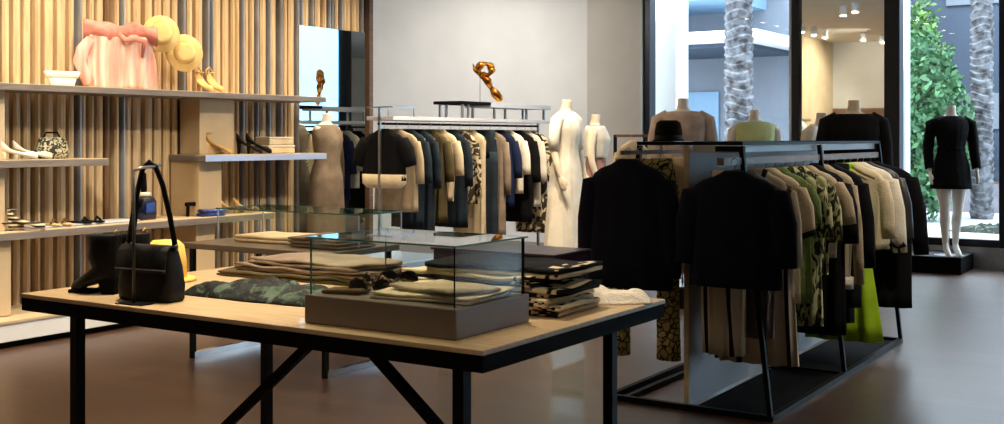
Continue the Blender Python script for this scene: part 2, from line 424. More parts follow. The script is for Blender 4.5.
def crumple(w, d, h, seed, nx=44, ny=28, fr=9.0):
    bm = B(); R = []; n2 = []
    for i in range(nx+1):
        row = []; row2 = []
        for j in range(ny+1):
            u = i/nx*2-1; v = j/ny*2-1
            a = math.atan2(v, u); rim = 1 + .13*noise.noise(Vector((math.cos(a)*2, math.sin(a)*2, seed)))
            # square to rounded outline
            k = max(abs(u), abs(v)); l = math.hypot(u, v); f = (k/l)**.45 if l > 1e-6 else 1
            x = u*f*w/2*rim; y = v*f*d/2*rim
            e = 1-k**4
            z = h*e*(.62 + .4*noise.noise(Vector((x*fr, y*fr*1.6, seed))) + .25*noise.noise(Vector((x*fr*2.6, y*fr*3.2, seed+4))))
            row.append(bm.verts.new((x, y, max(z, .006)))); row2.append(bm.verts.new((x, y, 0)))
        R.append(row); n2.append(row2)
    for i in range(nx):
        for j in range(ny):
            bm.faces.new((R[i][j], R[i+1][j], R[i+1][j+1], R[i][j+1])); bm.faces.new((n2[i][j], n2[i][j+1], n2[i+1][j+1], n2[i+1][j]))
    for i in range(nx):
        bm.faces.new((R[i][0], n2[i][0], n2[i+1][0], R[i+1][0])); bm.faces.new((R[i][ny], R[i+1][ny], n2[i+1][ny], n2[i][ny]))
    for j in range(ny):
        bm.faces.new((R[0][j], R[0][j+1], n2[0][j+1], n2[0][j])); bm.faces.new((R[nx][j], n2[nx][j], n2[nx][j+1], R[nx][j+1]))
    return bm
tag(link('printed_blouse', crumple(.68, .27, .075, 5), M['camo2'], None, (-2.80, 2.83, .85), .02, True), 'dark green printed blouse laid out on the oak table left of the vitrine', 'blouse')
tag(link('white_scarf', crumple(.36, .20, .075, 9, fr=8), M['ivory'], None, (-1.80, 3.36, .85), .6, True), 'soft white scarf lying at the right corner of the oak table', 'scarf')

# ------------------------------------------------------------------ items in the vitrine
for i, (x, y) in enumerate(((-1.95, 2.67), (-1.93, 2.66))):
    folded('folded_shirt', ('folded cream shirt under glass at the right of the vitrine', 'folded pale beige shirt lying on the cream shirt in the vitrine')[i], 'shirt', x, y, .936+.021*i, .34-.08*i, .26-.05*i, 2-i, .010+.004*i, (M['cream'], M['beigec'])[i], .1-.3*i, 60+i, 'shirts inside the vitrine', .012)
folded('leather_wallet', 'flat tan wallet lying at the left front of the vitrine tray', 'wallet', -2.23, 2.58, .936, .13, .08, 1, .016, M['brown'], .2, 66)
def glasses(lab, loc, rz, m1, m2):
    g = thing('sunglasses', lab, 'sunglasses', loc, rz, 'sunglasses in the vitrine')
    bm = B()
    for s in (-1, 1):
        pts = [(s*.036+.027*math.cos(a), 0, .024+.021*math.sin(a)) for a in [2*PI*k/18 for k in range(19)]]
        tube(bm, pts, .0042, 6)
    tube(bm, [(-.01, 0, .03), (0, -.002, .034), (.01, 0, .03)], .003, 6)
    link('frame', bm, m1, g, smooth=True)
    for s in (-1, 1):
        bm = B(); rr = [[(s*.036+.026*math.cos(2*PI*k/18), yy, .024+.02*math.sin(2*PI*k/18)) for k in range(18)] for yy in (-.0015, .0015)]
        link('lens', loft(bm, rr), m2, g)
        link('temple', tube(B(), [(s*.064, 0, .034), (s*.064, .07, .03), (s*.06, .12, .012)], .003, 6), m1, g, smooth=True)
    return g
M['lens'] = mat('dark_lens', (30, 24, 20), .08, alt=(22, 18, 15))
M['tort'] = mat('tortoise', (110, 80, 44), .25, kind='blotch', scale=60, alt=(30, 20, 12))
glasses('tortoiseshell sunglasses in the vitrine, front pair', (-2.21, 2.68, .937), -.3, M['tort'], M['lens'])
glasses('black sunglasses in the vitrine behind the tortoiseshell pair', (-2.20, 2.79, .937), .2, M['blackedge'], M['lens'])
glasses('dark brown sunglasses in the vitrine, beside the folded cream shirt', (-2.16, 2.60, .937), .5, M['tort'], M['lens'])

# ------------------------------------------------------------------ boots
def boot_bm(h=.205, l=.195):
    bm = B(); rings = []
    # foot along +x ; shaft vertical
    prof = [(-.03, .0, .0), ]
    lev = [(.050, l, .000, .036), (.058, l, 0, .040), (.075, l*.95, 0, .041), (.092, l*.76, 0, .038), (.105, l*.56, 0, .035), (.125, .125, 0, .036), (.16, .122, 0, .038), (h, .13, 0, .041), (h+.003, .12, 0, .037)]
    for (z, ln, _, hw) in lev:
        ring = []
        for i in range(24):
            a = 2*PI*i/24; c, s = math.cos(a), math.sin(a)
            x = ln/2 + ln/2*math.copysign(abs(c)**.8, c)
            taper = 1 - .35*max(0, x/ln-.6)
            zz = z - (.038*min(1, max(0, (x-.06)/.10)) if z < .10 else (.038*min(1, max(0, (x-.06)/.10))*max(0, (.125-z)/.02) if z < .125 else 0))
            ring.append((x, hw*taper*math.copysign(abs(s)**.85, s), zz))
        rings.append(ring)
    loft(bm, rings)
    return bm
for i, (x, y, rz, lab) in enumerate(((-3.30, 2.60, 3.45, 'black leather ankle boot with block heel on the oak table, nearer of the pair'), (-3.27, 2.70, 3.45, 'black leather ankle boot with block heel on the oak table, farther of the pair'))):
    r = thing('ankle_boot', lab, 'boot', (x, y, .85), rz, 'black ankle boots on the oak table')
    link('upper', boot_bm(), M['bleather'], r, smooth=True)
    link('heel', loft(B(), [[(.003, -.03, 0), (.055, -.03, 0), (.055, .03, 0), (.003, .03, 0)], [(0, -.034, .056), (.07, -.034, .056), (.07, .034, .056), (0, .034, .056)]]), M['blackedge'], r)
    link('sole', box(B(), .10, .19, -.034, .034, 0, .014, .004), M['blackedge'], r)
    bm = B(); tube(bm, [(.03, -.038, .205), (.035, -.03, .222), (.04, -.02, .205)], .004, 6); link('pull_tab', bm, M['tansuede'], r, smooth=True)

# ------------------------------------------------------------------ handbag and stand
r = thing('handbag', 'black leather handbag with long strap looped over a stand on the oak table', 'handbag', (-3.085, 2.56, .85), .12)
rings = []
for z, w, d in ((0, .115, .045), (.01, .120, .05), (.05, .122, .052), (.12, .114, .045), (.165, .104, .034), (.18, .10, .028)):
    rings.append(ell(w, d, z, 32, .45))
link('bag_body', loft(B(), rings), M['bleather'], r, smooth=True)
bm = B(); rings = [[(x, y, z) for x in (-.108, -.05, .05, .108)] for (y, z) in ((.01, .188), (-.03, .188), (-.046, .170), (-.055, .12), (-.057, .10))]
loft(bm, rings, False, False, closed=False)
fl = link('flap', bm, M['bleather'], r, smooth=True); md = fl.modifiers.new('s', 'SOLIDIFY'); md.thickness = .006
link('trim_line', box(B(), -.11, .11, -.0585, -.0545, .108, .112), M['greymetal'], r)
for s in (-1, 1):
    link('strap_ring', tube(B(), [(s*.104+.012*math.cos(a), -.0, .185+.012*math.sin(a)) for a in [2*PI*k/12 for k in range(13)]], .003, 6), M['steel'], r, smooth=True)
bm = B()
pts = [(-.104, 0, .19), (-.085, 0, .28), (-.06, 0, .38), (-.04, 0, .445), (-.01, 0, .466), (.02, 0, .45), (.05, 0, .39), (.08, 0, .29), (.104, 0, .19)]
tube(bm, pts, .012, 8, (1, .35)); link('strap', bm, M['bleather'], r, smooth=True)
bm = B(); tube(bm, [(-.112, .02, .19), (-.09, .015, .30), (-.065, .015, .345)], .017, 8, (1, .4)); link('strap_pad', bm, M['bleather'], r, smooth=True)
r = thing('bag_stand', 'slim steel bag stand holding the strap of the black handbag', 'stand', (-3.055, 2.462, .85), .12)
link('stand_base', box(B(), -.06, .06, -.025, .03, 0, .005, .002), M['black'], r)
link('stand_pole', tube(B(), [(0, 0, .005), (0, 0, .44)], .005, 8), M['leather'], r, smooth=True)
link('stand_hook', tube(B(), [(0, 0, .44), (.0, .04, .452), (-.0, .1, .452), (0, .13, .46)], .005, 8), M['steel'], r, smooth=True)

def hat(name, lab, loc, rot, rb=.15, rc=.085, hc=.09, m='straw', band=None, group=None):
    h = thing(name, lab, 'hat', loc, 0, group); h.rotation_euler = rot
    link('brim', lathe(B(), [(rc*.95, 0), (rb*.98, -.004), (rb, 0), (rb*.98, .006), (rc, .008)], n=36), M[m], h, smooth=True)
    link('crown', lathe(B(), [(rc, .004), (rc*.98, hc*.5), (rc*.86, hc*.88), (rc*.6, hc), (.01, hc*.95)], n=36), M[m], h, smooth=True)
    if band: link('hat_band', lathe(B(), [(rc*1.01, .006), (rc*1.02, .01), (rc*1.01, .028), (rc, .03)], n=36), M[band], h, smooth=True)
    return h
hat('straw_hat', 'yellow straw hat on the oak table behind the black handbag', (-3.45, 2.93, .856), (0, 0, 0), .115, .08, .15, 'ystraw')
hat('straw_hat', 'round straw hat above the top shelf, half behind the pink dress', (-7.26, 6.12, 2.24), (0, PI/2*.96, -.45), .15, .09, .05, group='straw hats hung on the slatted wall')
hat('straw_hat', 'round pale straw hat hanging on the slats, nearer the gold sandals', (-7.26, 6.36, 2.10), (0, PI/2*.96, -.45), .155, .09, .05, group='straw hats hung on the slatted wall')

# ------------------------------------------------------------------ pink dress on top shelf
r = thing('pink_dress', 'pleated pink to white dress with knotted top standing on the top shelf', 'dress', (-7.20, 5.68, 1.778), .95)
M['rose'] = mat('rose_cloth', (214, 146, 132), .85, bump=.5, alt=(184, 108, 98), scale=9, spec=.15)
bm = B(); rings = []
for k in range(19):
    t = k/18; z = .40*t
    w = .27 - .03*t + .008*math.sin(t*5)
    ring = []
    for i in range(120):
        a = 2*PI*i/120; x = w*math.copysign(abs(math.cos(a))**.7, math.cos(a)); fold = .036*math.sin(x*62+.8*math.sin(t*3))*(.6+.4*noise.noise(Vector((x*6, t*2, 3))))
        ring.append((x, .055*math.copysign(abs(math.sin(a))**.7, math.sin(a)) + fold, z+.01*math.sin(x*20)))
    rings.append(ring)
link('skirt', loft(bm, rings), M['blush'], r, smooth=True)
bm = B(); rings = []
for k in range(31):
    t = k/30; x = -.27+.54*t; wv = math.sin(x*34)
    rings.append([(x, .066*math.cos(a)*(1+.22*wv), .452+.012*math.sin(11*t)-.03*t + (.068+.012*math.sin(19*t+1))*math.sin(a)*(1+.06*wv)) for a in [2*PI*i/20 for i in range(20)]])
link('bodice', loft(bm, rings), M['rose'], r, smooth=True)
bm = B(); tube(bm, [(-.22, -.06, .38), (-.275, -.08, .29), (-.30, -.07, .20), (-.27, -.06, .12), (-.23, -.06, .03)], [.03, .05, .05, .04, .045], 12, (1, .5)); link('sleeve', bm, M['blush'], r, smooth=True)
bm = B(); tube(bm, [(-.02, -.08, .42), (.03, -.105, .37), (.10, -.10, .385), (.17, -.09, .36), (.15, -.085, .24)], [.015, .022, .03, .022, .01], 10, (1, .6)); link('bow_knot', bm, M['rose'], r, smooth=True)

# clutch and small shelf shoes
def heel_shoe(lab, loc, rz, m, l=.21, hh=.085, group=None, name='heeled_shoe', shaft=False):
    s = thing(name, lab, 'shoe', loc, rz, group)
    bm = B(); rings = []
    for k in range(13):
        t = k/12; x = l*t
        zb = hh*(1-t)**1.0 if t < .62 else hh*.38*(1-(t-.62)/.38)**1.5
        zb = max(zb, .002)
        top = zb + (.055*(1-t/.3) + .022 if t < .3 else (.026 if t < .62 else .026+.024*math.sin((t-.62)/.38*PI*.8)))
        hw = .034 + .014*math.sin(t*PI) if t < .9 else .02
        rings.append([(x, hw*math.cos(a), (zb+top)/2+(top-zb)/2*math.sin(a)) for a in [2*PI*i/12 for i in range(12)]])
    link('upper', loft(bm, rings), m, s, smooth=True)
    link('heel', loft(B(), [[(.018+.012*math.cos(a), .012*math.sin(a), 0) for a in [2*PI*i/8 for i in range(8)]], [(.02+.022*math.cos(a), .02*math.sin(a), hh+.01) for a in [2*PI*i/8 for i in range(8)]]]), m, s, smooth=True)
    if shaft: link('ankle_strap', tube(B(), [(.03+.03*math.cos(a), .03*math.sin(a), hh+.07) for a in [2*PI*i/14 for i in range(15)]], .005, 6), m, s, smooth=True)
    return s
r = thing('clutch_bag', 'small white clutch bag tilted on the top shelf left of the pink dress', 'bag', (-7.2, 5.16, 1.778), 1.3)
link('bag_body', loft(B(), [ell(.085, .03, 0, 24, .4), ell(.10, .032, .05, 24, .4), ell(.115, .02, .10, 24, .4)]), M['white'], r, smooth=True)
link('flap', loft(B(), [ell(.115, .034, .06, 24, .4), ell(.13, .03, .105, 24, .4), ell(.12, .012, .112, 24, .4)]), M['ivory'], r, smooth=True)
heel_shoe('gold strappy sandal on the top shelf below the hats, left one', (-7.28, 6.52, 1.778), -.15, M['tansuede'], .2, .1, 'gold sandals on the top shelf', 'strappy_sandal', True)
heel_shoe('gold strappy sandal on the top shelf below the hats, right one', (-7.28, 6.64, 1.778), -.15, M['tansuede'], .2, .1, 'gold sandals on the top shelf', 'strappy_sandal', True)
for i, yy in enumerate((6.53, 6.65)):
    s = [o for o in C.objects if o.name.startswith('strappy_sandal')][i]
    bm = B(); tube(bm, [(.02, -.035, .12), (.0, -.03, .19), (.01, 0, .22), (.0, .03, .19), (.02, .035, .12)], .008, 8); link('tall_strap', bm, M['tansuede'], s, smooth=True)
# mid-left shelf
heel_shoe('cream slingback shoe on the short left shelf, toe to the right', (-7.22, 4.78, 1.25), 1.2, M['ivory'], .26, .06, 'cream shoes on the left shelf')
heel_shoe('cream slingback shoe on the short left shelf at the frame edge', (-7.12, 4.62, 1.25), 1.2, M['ivory'], .24, .06, 'cream shoes on the left shelf')
r = thing('print_bag', 'small bag in black and cream print on the short left shelf', 'bag', (-7.22, 5.09, 1.25), 1.3)
link('bag_body', loft(B(), [ell(.105, .05, 0, 28, .6), ell(.12, .06, .05, 28, .6), ell(.105, .05, .12, 28, .6), ell(.085, .03, .155, 28, .6)]), mat('floral_black', (196, 186, 150), .7, kind='blotch', scale=38, alt=(34, 34, 30)), r, smooth=True)
link('handle', tube(B(), [(-.06, 0, .15), (-.04, 0, .19), (.04, 0, .19), (.06, 0, .15)], .007, 8), M['blackedge'], r, smooth=True)
# mid-right shelf
heel_shoe('tan high heeled sandal on the right shelf', (-7.22, 6.55, 1.262), 1.1, M['tansuede'], .22, .11, None, 'heeled_sandal', True)
heel_shoe('black court shoe on the right shelf, left of two', (-7.24, 6.92, 1.262), .7, M['bleather'], .22, .11, 'black court shoes on the right shelf', 'court_shoe')
heel_shoe('black court shoe on the right shelf, beside the cream boxes', (-7.16, 6.96, 1.262), 1.1, M['bleather'], .22, .11, 'black court shoes on the right shelf', 'court_shoe')
for i in range(2):
    rr = thing('clutch_box', ('cream clutch box lying directly on the right shelf', 'slim cream clutch box on top of the other one')[i], 'bag', (-7.21, 7.35, 1.262+.075*i), .0, 'cream clutch boxes')
    link('box_body', box(B(), -.09, .09, -.17+.02*i, .17-.02*i, 0, .055, .012), M['cream'], rr); link('lid', box(B(), -.092, .092, -.172+.02*i, .172-.02*i, .056, .074, .008), M['ivory'], rr)
# low shelf
r = thing('display_tray', 'thin grey tray lying on the low shelf under flat sandals', 'tray', (-7.2, 5.3, .76)); link('tray_plate', box(B(), -.12, .12, -.42, .46, 0, .012, .003), M['panel'], r); link('tray_rim', box(B(), -.14, .14, -.44, .48, -.001, .005, .002), M['steel'], r)
for i, yy in enumerate((4.99, 5.08, 5.25, 5.36)):
    s = thing('flat_sandal', ('brown flat sandal at the left end of the grey tray', 'brown flat sandal second from the left on the grey tray', 'dark flat sandal third from the left on the grey tray', 'dark flat sandal at the right of the grey tray')[i], 'sandal', (-7.25, yy, .774), .2, 'flat sandals on the grey tray')
    link('sole', loft(B(), [[(.11+.11*math.cos(a)*1, .034*math.sin(a)*(1+.2*math.cos(a)), z) for a in [2*PI*k/20 for k in range(20)]] for z in (0, .012)]), (M['tansuede'], M['blk'])[i//2], s, smooth=True)
    link('strap', tube(B(), [(.16, -.034, .01), (.15, 0, .042), (.16, .034, .01)], .009, 8), (M['brown'], M['blk'])[i//2], s, smooth=True)
for i in range(2):
    s = heel_shoe(('dark striped platform sandal at the left edge of the low shelf, front one', 'dark striped platform sandal at the left edge of the low shelf, rear one')[i], (-7.2+.1*i, 4.56+.1*i, .76), .9, mat('stripe_sandal', (216, 196, 160), .6, kind='stripes', scale=12, alt=(30, 22, 18)), .24, .08, 'striped platform sandals', 'platform_sandal', True)
r = thing('perfume_bottle', 'inky bottle with blue label patch on the low shelf behind the handbag strap', 'bottle', (-7.2, 5.9, .76))
link('bottle_body', loft(B(), [ell(.075, .075, 0, 24, .5), ell(.08, .08, .02, 24, .5), ell(.08, .08, .14, 24, .5), ell(.065, .065, .17, 24, .5), ell(.03, .03, .19, 24, .8)]), M['inky'], r, smooth=True)
link('label_patch', box(B(), .0805, .084, -.045, .045, .06, .13, .001), M['cobalt'], r)
link('collar', lathe(B(), [(.045, .182), (.05, .187), (.05, .21), (.03, .215)], n=20), M['ivory'], r, smooth=True)
link('stopper', lathe(B(), [(.02, .215), (.024, .24), (.018, .36), (.008, .37)], n=16), M['blackedge'], r, smooth=True)
r = thing('eyewear_stand', 'small black stand with blue glasses at its foot on the low shelf', 'stand', (-7.15, 6.4, .76))
link('stand_feet', bar(bar(B(), (0, -.1, 0), (0, -.1, .10), .02), (0, .08, 0), (0, .08, .10), .02), M['blackedge'], r); link('stand_bar', bar(B(), (0, -.12, .10), (0, .12, .10), .03), M['blackedge'], r)
tag(link('blue_clutch', folded_bm(.22, .10, 2, .03, 71), M['cobalt'], None, (-7.03, 6.45, .76), 1.35, True), 'small bright blue clutch in front of the black stand on the low shelf', 'bag')
heel_shoe('gold mule sandal near the right end of the low shelf', (-7.25, 6.72, .76), 1.1, M['tansuede'], .22, .06, 'gold mules on the low shelf', 'mule_sandal')
heel_shoe('gold mule sandal at the very right end of the low shelf', (-7.15, 6.80, .76), 1.1, M['tansuede'], .22, .06, 'gold mules on the low shelf', 'mule_sandal')

# ------------------------------------------------------------------ rear console with vitrine
r = thing('console_table', 'narrow grey console on chrome loop legs behind the oak table', 'table', (-5.0, 5.22, 0))
link('console_top', box(B(), -.62, .62, -.32, .34, .70, .735, .003), M['taupe'], r)
for x in (-.56, .56):
    bm = B(); bar(bm, (x, -.28, .02), (x, .3, .02), .04, 1); bar(bm, (x, -.28, 0), (x, -.28, .70), .03); bar(bm, (x, .3, 0), (x, .3, .70), .03)
    link('loop_leg', bm, [M['black'], M['chrome']], r)
folded('folded_knit', 'cream folded knit lying on the rear console', 'sweater', -5.15, 5.3, .737, .50, .34, 2, .022, M['cream'], .05, 81)
folded('folded_knit', 'taupe folded knit on the rear console, right of the cream one', 'sweater', -4.62, 5.2, .737, .42, .34, 3, .022, M['tan'], -.05, 82)
V2 = thing('glass_vitrine', 'glass vitrine standing on the rear console behind the oak table', 'display case', (-5.0, 5.40, .735))
# raised on four legs over the folded knits
for q in ((-.6, .6, -.21, -.206, .09, .20), (-.6, .6, .206, .21, .09, .20), (-.6, -.596, -.206, .206, .09, .20), (.596, .6, -.206, .206, .09, .20)):
    link('side_pane', pane(*q), M['vglass'], V2)
link('top_pane', pane(-.61, .61, -.22, .22, .20, .207), M['vglass'], V2)
bm = B()
for a, b in (((-.61, -.22), (.61, -.22)), ((.61, -.22), (.61, .22)), ((.61, .22), (-.61, .22)), ((-.61, .22), (-.61, -.22))):
    bar(bm, (a[0], a[1], .2035), (b[0], b[1], .2035), .008)
link('glass_edge', bm, M['gedge'], V2)
for x in (-.6, .6):
    for y in (-.21, .2): link('post', bar(B(), (x, y, 0), (x, y, .2), .008), M['steel'], V2)

# white low table in front of the middle rack
r = thing('low_table', 'low glossy white table with blue daylight painted on its top, on dark legs in front of the middle rack', 'table', (-5.75, 6.8, 0))
link('table_top', box(B(), -.45, .45, -.7, .65, .40, .45, .004), M['blue'], r)
for x in (-.4, .4):
    for y in (-.62, .57): link('leg', bar(B(), (x, y, 0), (x, y, .4), .05), M['black'], r)
# plum case
r = thing('plum_case', 'plum lacquered display case on clear acrylic sides behind the striped sweaters', 'display case', (-2.97, 4.65, 0))
link('case_body', box(B(), -.35, .34, -.17, .17, .66, .85, .006), M['plum'], r); link('case_top', box(B(), -.36, .35, -.18, .18, .851, .862, .003), M['plum'], r)
for x in (-.33, .32): link('acrylic_side', box(B(), x-.004, x+.004, -.15, .15, 0, .66), M['vglass'], r)

# ------------------------------------------------------------------ garments
def sleeve_pts(s, sw, so, sl):
    return [(s*sw*.62, 0, -.115), (s*(sw*.93), 0, -.135), (s*(sw+so*.45), 0, -.12-(sl-.12)*.4), (s*(sw+so*.8), 0, -.12-(sl-.12)*.75), (s*(sw+so), 0, -sl)]
def garment_bm(sw=.2, hw=.2, L=.6, sl=.25, so=.03, sr=.055, thick=.045, amp=.008, seed=1, k=7, waist=0):
    bm = B(); rn = random.Random(seed); ph = rn.random()*6
    lev = [(0, .05, .03), (-.012, .07, .035), (-.028, sw*.45, .036), (-.048, sw*.72, .04), (-.075, sw*.90, .045), (-.11, sw*.99, thick), (-.16, sw*.98, thick)]
    n = 9
    for i in range(1, n+1):
        t = i/n; z = -.16-(L-.16)*t
        w = sw*.96 + (hw-sw*.96)*t - waist*math.sin(PI*min(1, t*1.6))
        lev.append((z, w, thick*(1+.15*t)))
    rings = []
    for z, w, d in lev:
        t = min(1, -z/max(L, .01)); rings.append(ell(w, d, z, 48, .8, amp=amp*t*1.6, k=k, ph=ph+t*.8))
    loft(bm, rings)
    if sl:
        for s in (-1, 1):
            p = sleeve_pts(s, sw, so, sl); rr = [sr*.55, sr*1.05, sr*1.05, sr*.95, sr*.9]
            tube(bm, p, rr, 14, (1, .62))
    return bm
def trousers_bm(w=.17, L=.9, gap=.02, hem=.1, amp=.006, seed=1):
    bm = B()
    loft(bm, [ell(w*.8, .035, 0, 32, .7), ell(w*.85, .04, -.04, 32, .7), ell(w, .045, -.18, 32, .7), ell(w, .045, -.26, 32, .7)])
    for s in (-1, 1):
        rings = []
        for i in range(9):
            t = i/8; z = -.2-(L-.2)*t; ww = (w-gap)/2*(1-t)+hem/2*t
            rings.append(ell(ww, .04, z, 24, .7, cx=s*(w-ww + .004*math.sin(i)), amp=amp*t, k=5, ph=seed+i*.2))
        loft(bm, rings)
    return bm

def make_hanger():
    h = thing('clothes_hanger', 'wooden hanger with steel hook on the near rack', 'hanger', (0, 0, 0))
    bm = B(); tube(bm, [(-.19, 0, -.085), (-.12, 0, -.05), (-.05, 0, -.015), (0, 0, -.004), (.05, 0, -.015), (.12, 0, -.05), (.19, 0, -.085)], [.008, .011, .012, .013, .012, .011, .008], 8, (1, .8))
    link('shoulder_bar', bm, M['hanger'], h, smooth=True)
    bm = B(); tube(bm, [(0, 0, .0), (0, 0, .03)] + [(.016*math.cos(a)-.0, 0, .052+.018*math.sin(a)) for a in [-1.4+5.0*k/12 for k in range(13)]][::1], .0022, 6)
    link('hook', bm, M['steel'], h, smooth=True)
    return h
hang0 = make_hanger(); first = [True]
def hang(x, y, rail_z, where, name, label, cat, bm, m, rz=0, group=None, dx=0, extra=None):
    """hanger on the rail + garment on the hanger; where is the rack's name"""
    z = rail_z-.055
    lab = 'wooden hanger with steel hook on the %s' % where
    if first[0]:
        hang0.location = (x, y, z); hang0.rotation_euler = (0, 0, rz); hang0['label'] = lab; hang0['group'] = 'hangers on the %s' % where; first[0] = False
    else:
        h = copy_thing(hang0, (x, y, z), rz, lab); h['group'] = 'hangers on the %s' % where
    if extra:
        g = thing(name, label, cat, (x+dx, y, z+.012), rz, group)
        link(extra[0], bm, m, g, smooth=True)
        for (pn, pb, pm) in extra[1]: link(pn, pb, pm, g, smooth=True)
    else:
        g = link(name, bm, m, None, (x+dx, y, z+.012), rz, True); tag(g, label, cat, group)
    return g

# ---- near rack
def a_rack():
    r = thing('clothes_rack', 'black steel A frame clothes rack with white divider in the right foreground', 'clothes rack', (-2.36, 6.67, 0))
    ox, oy = -2.36, 6.67
    def L(x, y, z): return (x-ox, y-oy, z)
    bm = B()
    X0, X1, Y0, Y1 = -2.81, -1.92, 5.38, 7.96
    for a, b in (((X0, Y0), (X1, Y0)), ((X1, Y0), (X1, Y1)), ((X1, Y1), (X0, Y1)), ((X0, Y1), (X0, Y0))): bar(bm, L(a[0], a[1], .015), L(b[0], b[1], .015), .03)
    bar(bm, L(-2.72, Y0, .015), L(-2.72, Y1, .015), .024)
    bar(bm, L(X0, 6.64, .015), L(X1, 6.64, .015), .026)
    link('base_frame', bm, M['black'], r)
    link('base_board', box(B(), -2.34-ox, X1-.015-ox, Y0+.02-oy, Y1-.02-oy, .004, .012), M['blackedge'], r)
    for Y in (Y0, 6.64, Y1):
        for xb, xt in ((X0, -2.63), (X1, -2.07)):
            link('post', bar(B(), L(xb, Y, .02), L(xt, Y, 1.36), .024), M['black'], r)
    bm = B()
    bar(bm, L(-2.64, Y0, 1.372), L(-2.06, Y0, 1.372), .018); bar(bm, L(-2.64, Y1, 1.372), L(-2.06, Y1, 1.372), .018); bar(bm, L(-2.07, Y0, 1.372), L(-2.07, Y1, 1.372), .018); bar(bm, L(-2.64, Y0, 1.372), L(-2.64, Y1, 1.372), .018)
    link('top_frame', bm, M['black'], r)
    link('top_shelf', box(B(), -2.34-ox, -2.09-ox, Y0+.02-oy, Y1-.02-oy, 1.325, 1.362, .003), M['panel'], r)
    d = link('divider_panel', box(B(), -2.382-ox, -2.358-ox, Y0+.02-oy, Y1-.3-oy, .02, 1.362), M['panel'], r)
    link('panel_edge', box(B(), -2.383-ox, -2.357-ox, Y0+.005-oy, Y0+.02-oy, .02, 1.362), M['paneledge'], d)
    link('rail', bar(B(), L(-2.08, 5.13, 1.285), L(-2.08, 7.94, 1.285), .036), M['railwood'], r)
    link('rail', bar(B(), L(-2.62, 5.15, 1.325), L(-2.62, 7.94, 1.325), .022), M['railwood'], r)
    link('rail_arm', bar(B(), L(-2.2, Y0-.01, 1.345), L(-2.05, Y0-.01, 1.345), .028), M['black'], r)
    return r
a_rack()
W1 = 'right rail of the near rack'; W2 = 'left rail of the near rack'; G1 = 'garments on the right rail of the near rack'; G2 = 'garments on the left rail of the near rack'
RX, RZ = -2.08, 1.285
hang(RX+.045, 5.20, RZ, W1, 'navy_blouse', 'boxy navy short sleeved top hanging at the front right of the near rack', 'top', garment_bm(.225, .235, .565, .46, .02, .070, .055, .004, 1), M['navy'], .02, G1)
hang(RX, 5.32, RZ, W1, 'swirl_skirt', 'beige long skirt with black swirls showing below the navy top', 'skirt', garment_bm(.12, .10, .92, 0, seed=2, amp=.01), M['swirl'], 0, G1, dx=-.06)
hang(RX, 5.44, RZ, W1, 'sheer_dress', 'grey sheer dress mostly hidden behind the front navy top', 'dress', garment_bm(.17, .15, .84, 0, seed=3, amp=.012), M['grey'], 0, G1)
hang(RX, 5.60, RZ, W1, 'swirl_dress', 'long beige dress with curved black bands beside the navy top', 'dress', garment_bm(.18, .22, 1.0, .5, .02, .05, seed=4, amp=.014), M['swirl'], .05, G1)
hang(RX, 5.76, RZ, W1, 'piped_blouse', 'cream blouse with black piped sleeves on the near rack', 'blouse', garment_bm(.20, .19, .70, .34, .03, .05, seed=5), M['cream'], -.1, G1,
     extra=('body', [('cuff', tube(B(), [(q*.225, 0, -.33), (q*.235, 0, -.355)], .052, 14, (1, .66)), M['blk']) for q in (1, -1)]))
hang(RX, 5.90, RZ, W1, 'sage_blouse', 'sage green blouse between two cream garments on the near rack', 'blouse', garment_bm(.19, .20, .72, .30, .02, .045, seed=6, amp=.012), M['sage'], .08, G1)
hang(RX, 6.06, RZ, W1, 'printed_dress', 'green and black printed dress in the middle of the right rail', 'dress', garment_bm(.20, .21, .86, .38, .03, .05, seed=7, amp=.014), M['camo'], -.06, G1)
hang(RX, 6.22, RZ, W1, 'printed_shirt', 'cream and green print shirt hanging beside the printed dress', 'shirt', garment_bm(.20, .18, .60, .42, .03, .045, seed=8, amp=.014), M['camo'], .06, G1)
hang(RX, 6.38, RZ, W1, 'cream_sweater', 'cream ribbed sweater with loose short sleeves on the right rail', 'sweater', garment_bm(.205, .19, .52, .33, .05, .055, seed=9), M['beigec'], -.02, G1)
hang(RX, 6.52, RZ, W1, 'black_dress', 'black dress hanging between the cream ribbed sweater and long cream coat', 'dress', garment_bm(.20, .20, .98, .45, .03, .05, seed=10), M['blk'], .04, G1)
hang(RX, 6.68, RZ, W1, 'cream_coat', 'narrow long cream coat with dark lining on the right rail', 'coat', garment_bm(.205, .18, .72, .70, .03, .032, seed=11), M['beigec'], 0, G1,
     extra=('body', [('hem_band', loft(B(), [ell(.2, .055, -.66, 40, .8), ell(.2, .055, -.73, 40, .8)]), M['ivory'])]))
hang(RX, 6.84, RZ, W1, 'black_blouse', 'black long sleeved blouse left of the lime dress', 'blouse', garment_bm(.215, .20, .86, .62, .03, .045, seed=12), M['blk'], .03, G1)
hang(RX, 7.18, RZ, W1, 'lime_dress', 'long lime green dress reaching almost to the rack base', 'dress', garment_bm(.10, .235, 1.12, 0, seed=13, amp=.012, k=5), M['lime'], .05, G1)
hang(RX, 7.0, RZ, W1, 'black_trousers', 'black wide trousers in front of the lime dress', 'trousers', trousers_bm(.15, .98, hem=.15), M['blk'], .03, G1, dx=-.04)
hang(RX, 7.32, RZ, W1, 'cream_cardigan', 'cream cardigan with ribbed cuffs on the right rail beyond the lime dress', 'cardigan', garment_bm(.215, .19, .55, .48, .03, .048, seed=14), M['cream'], -.05, G1)
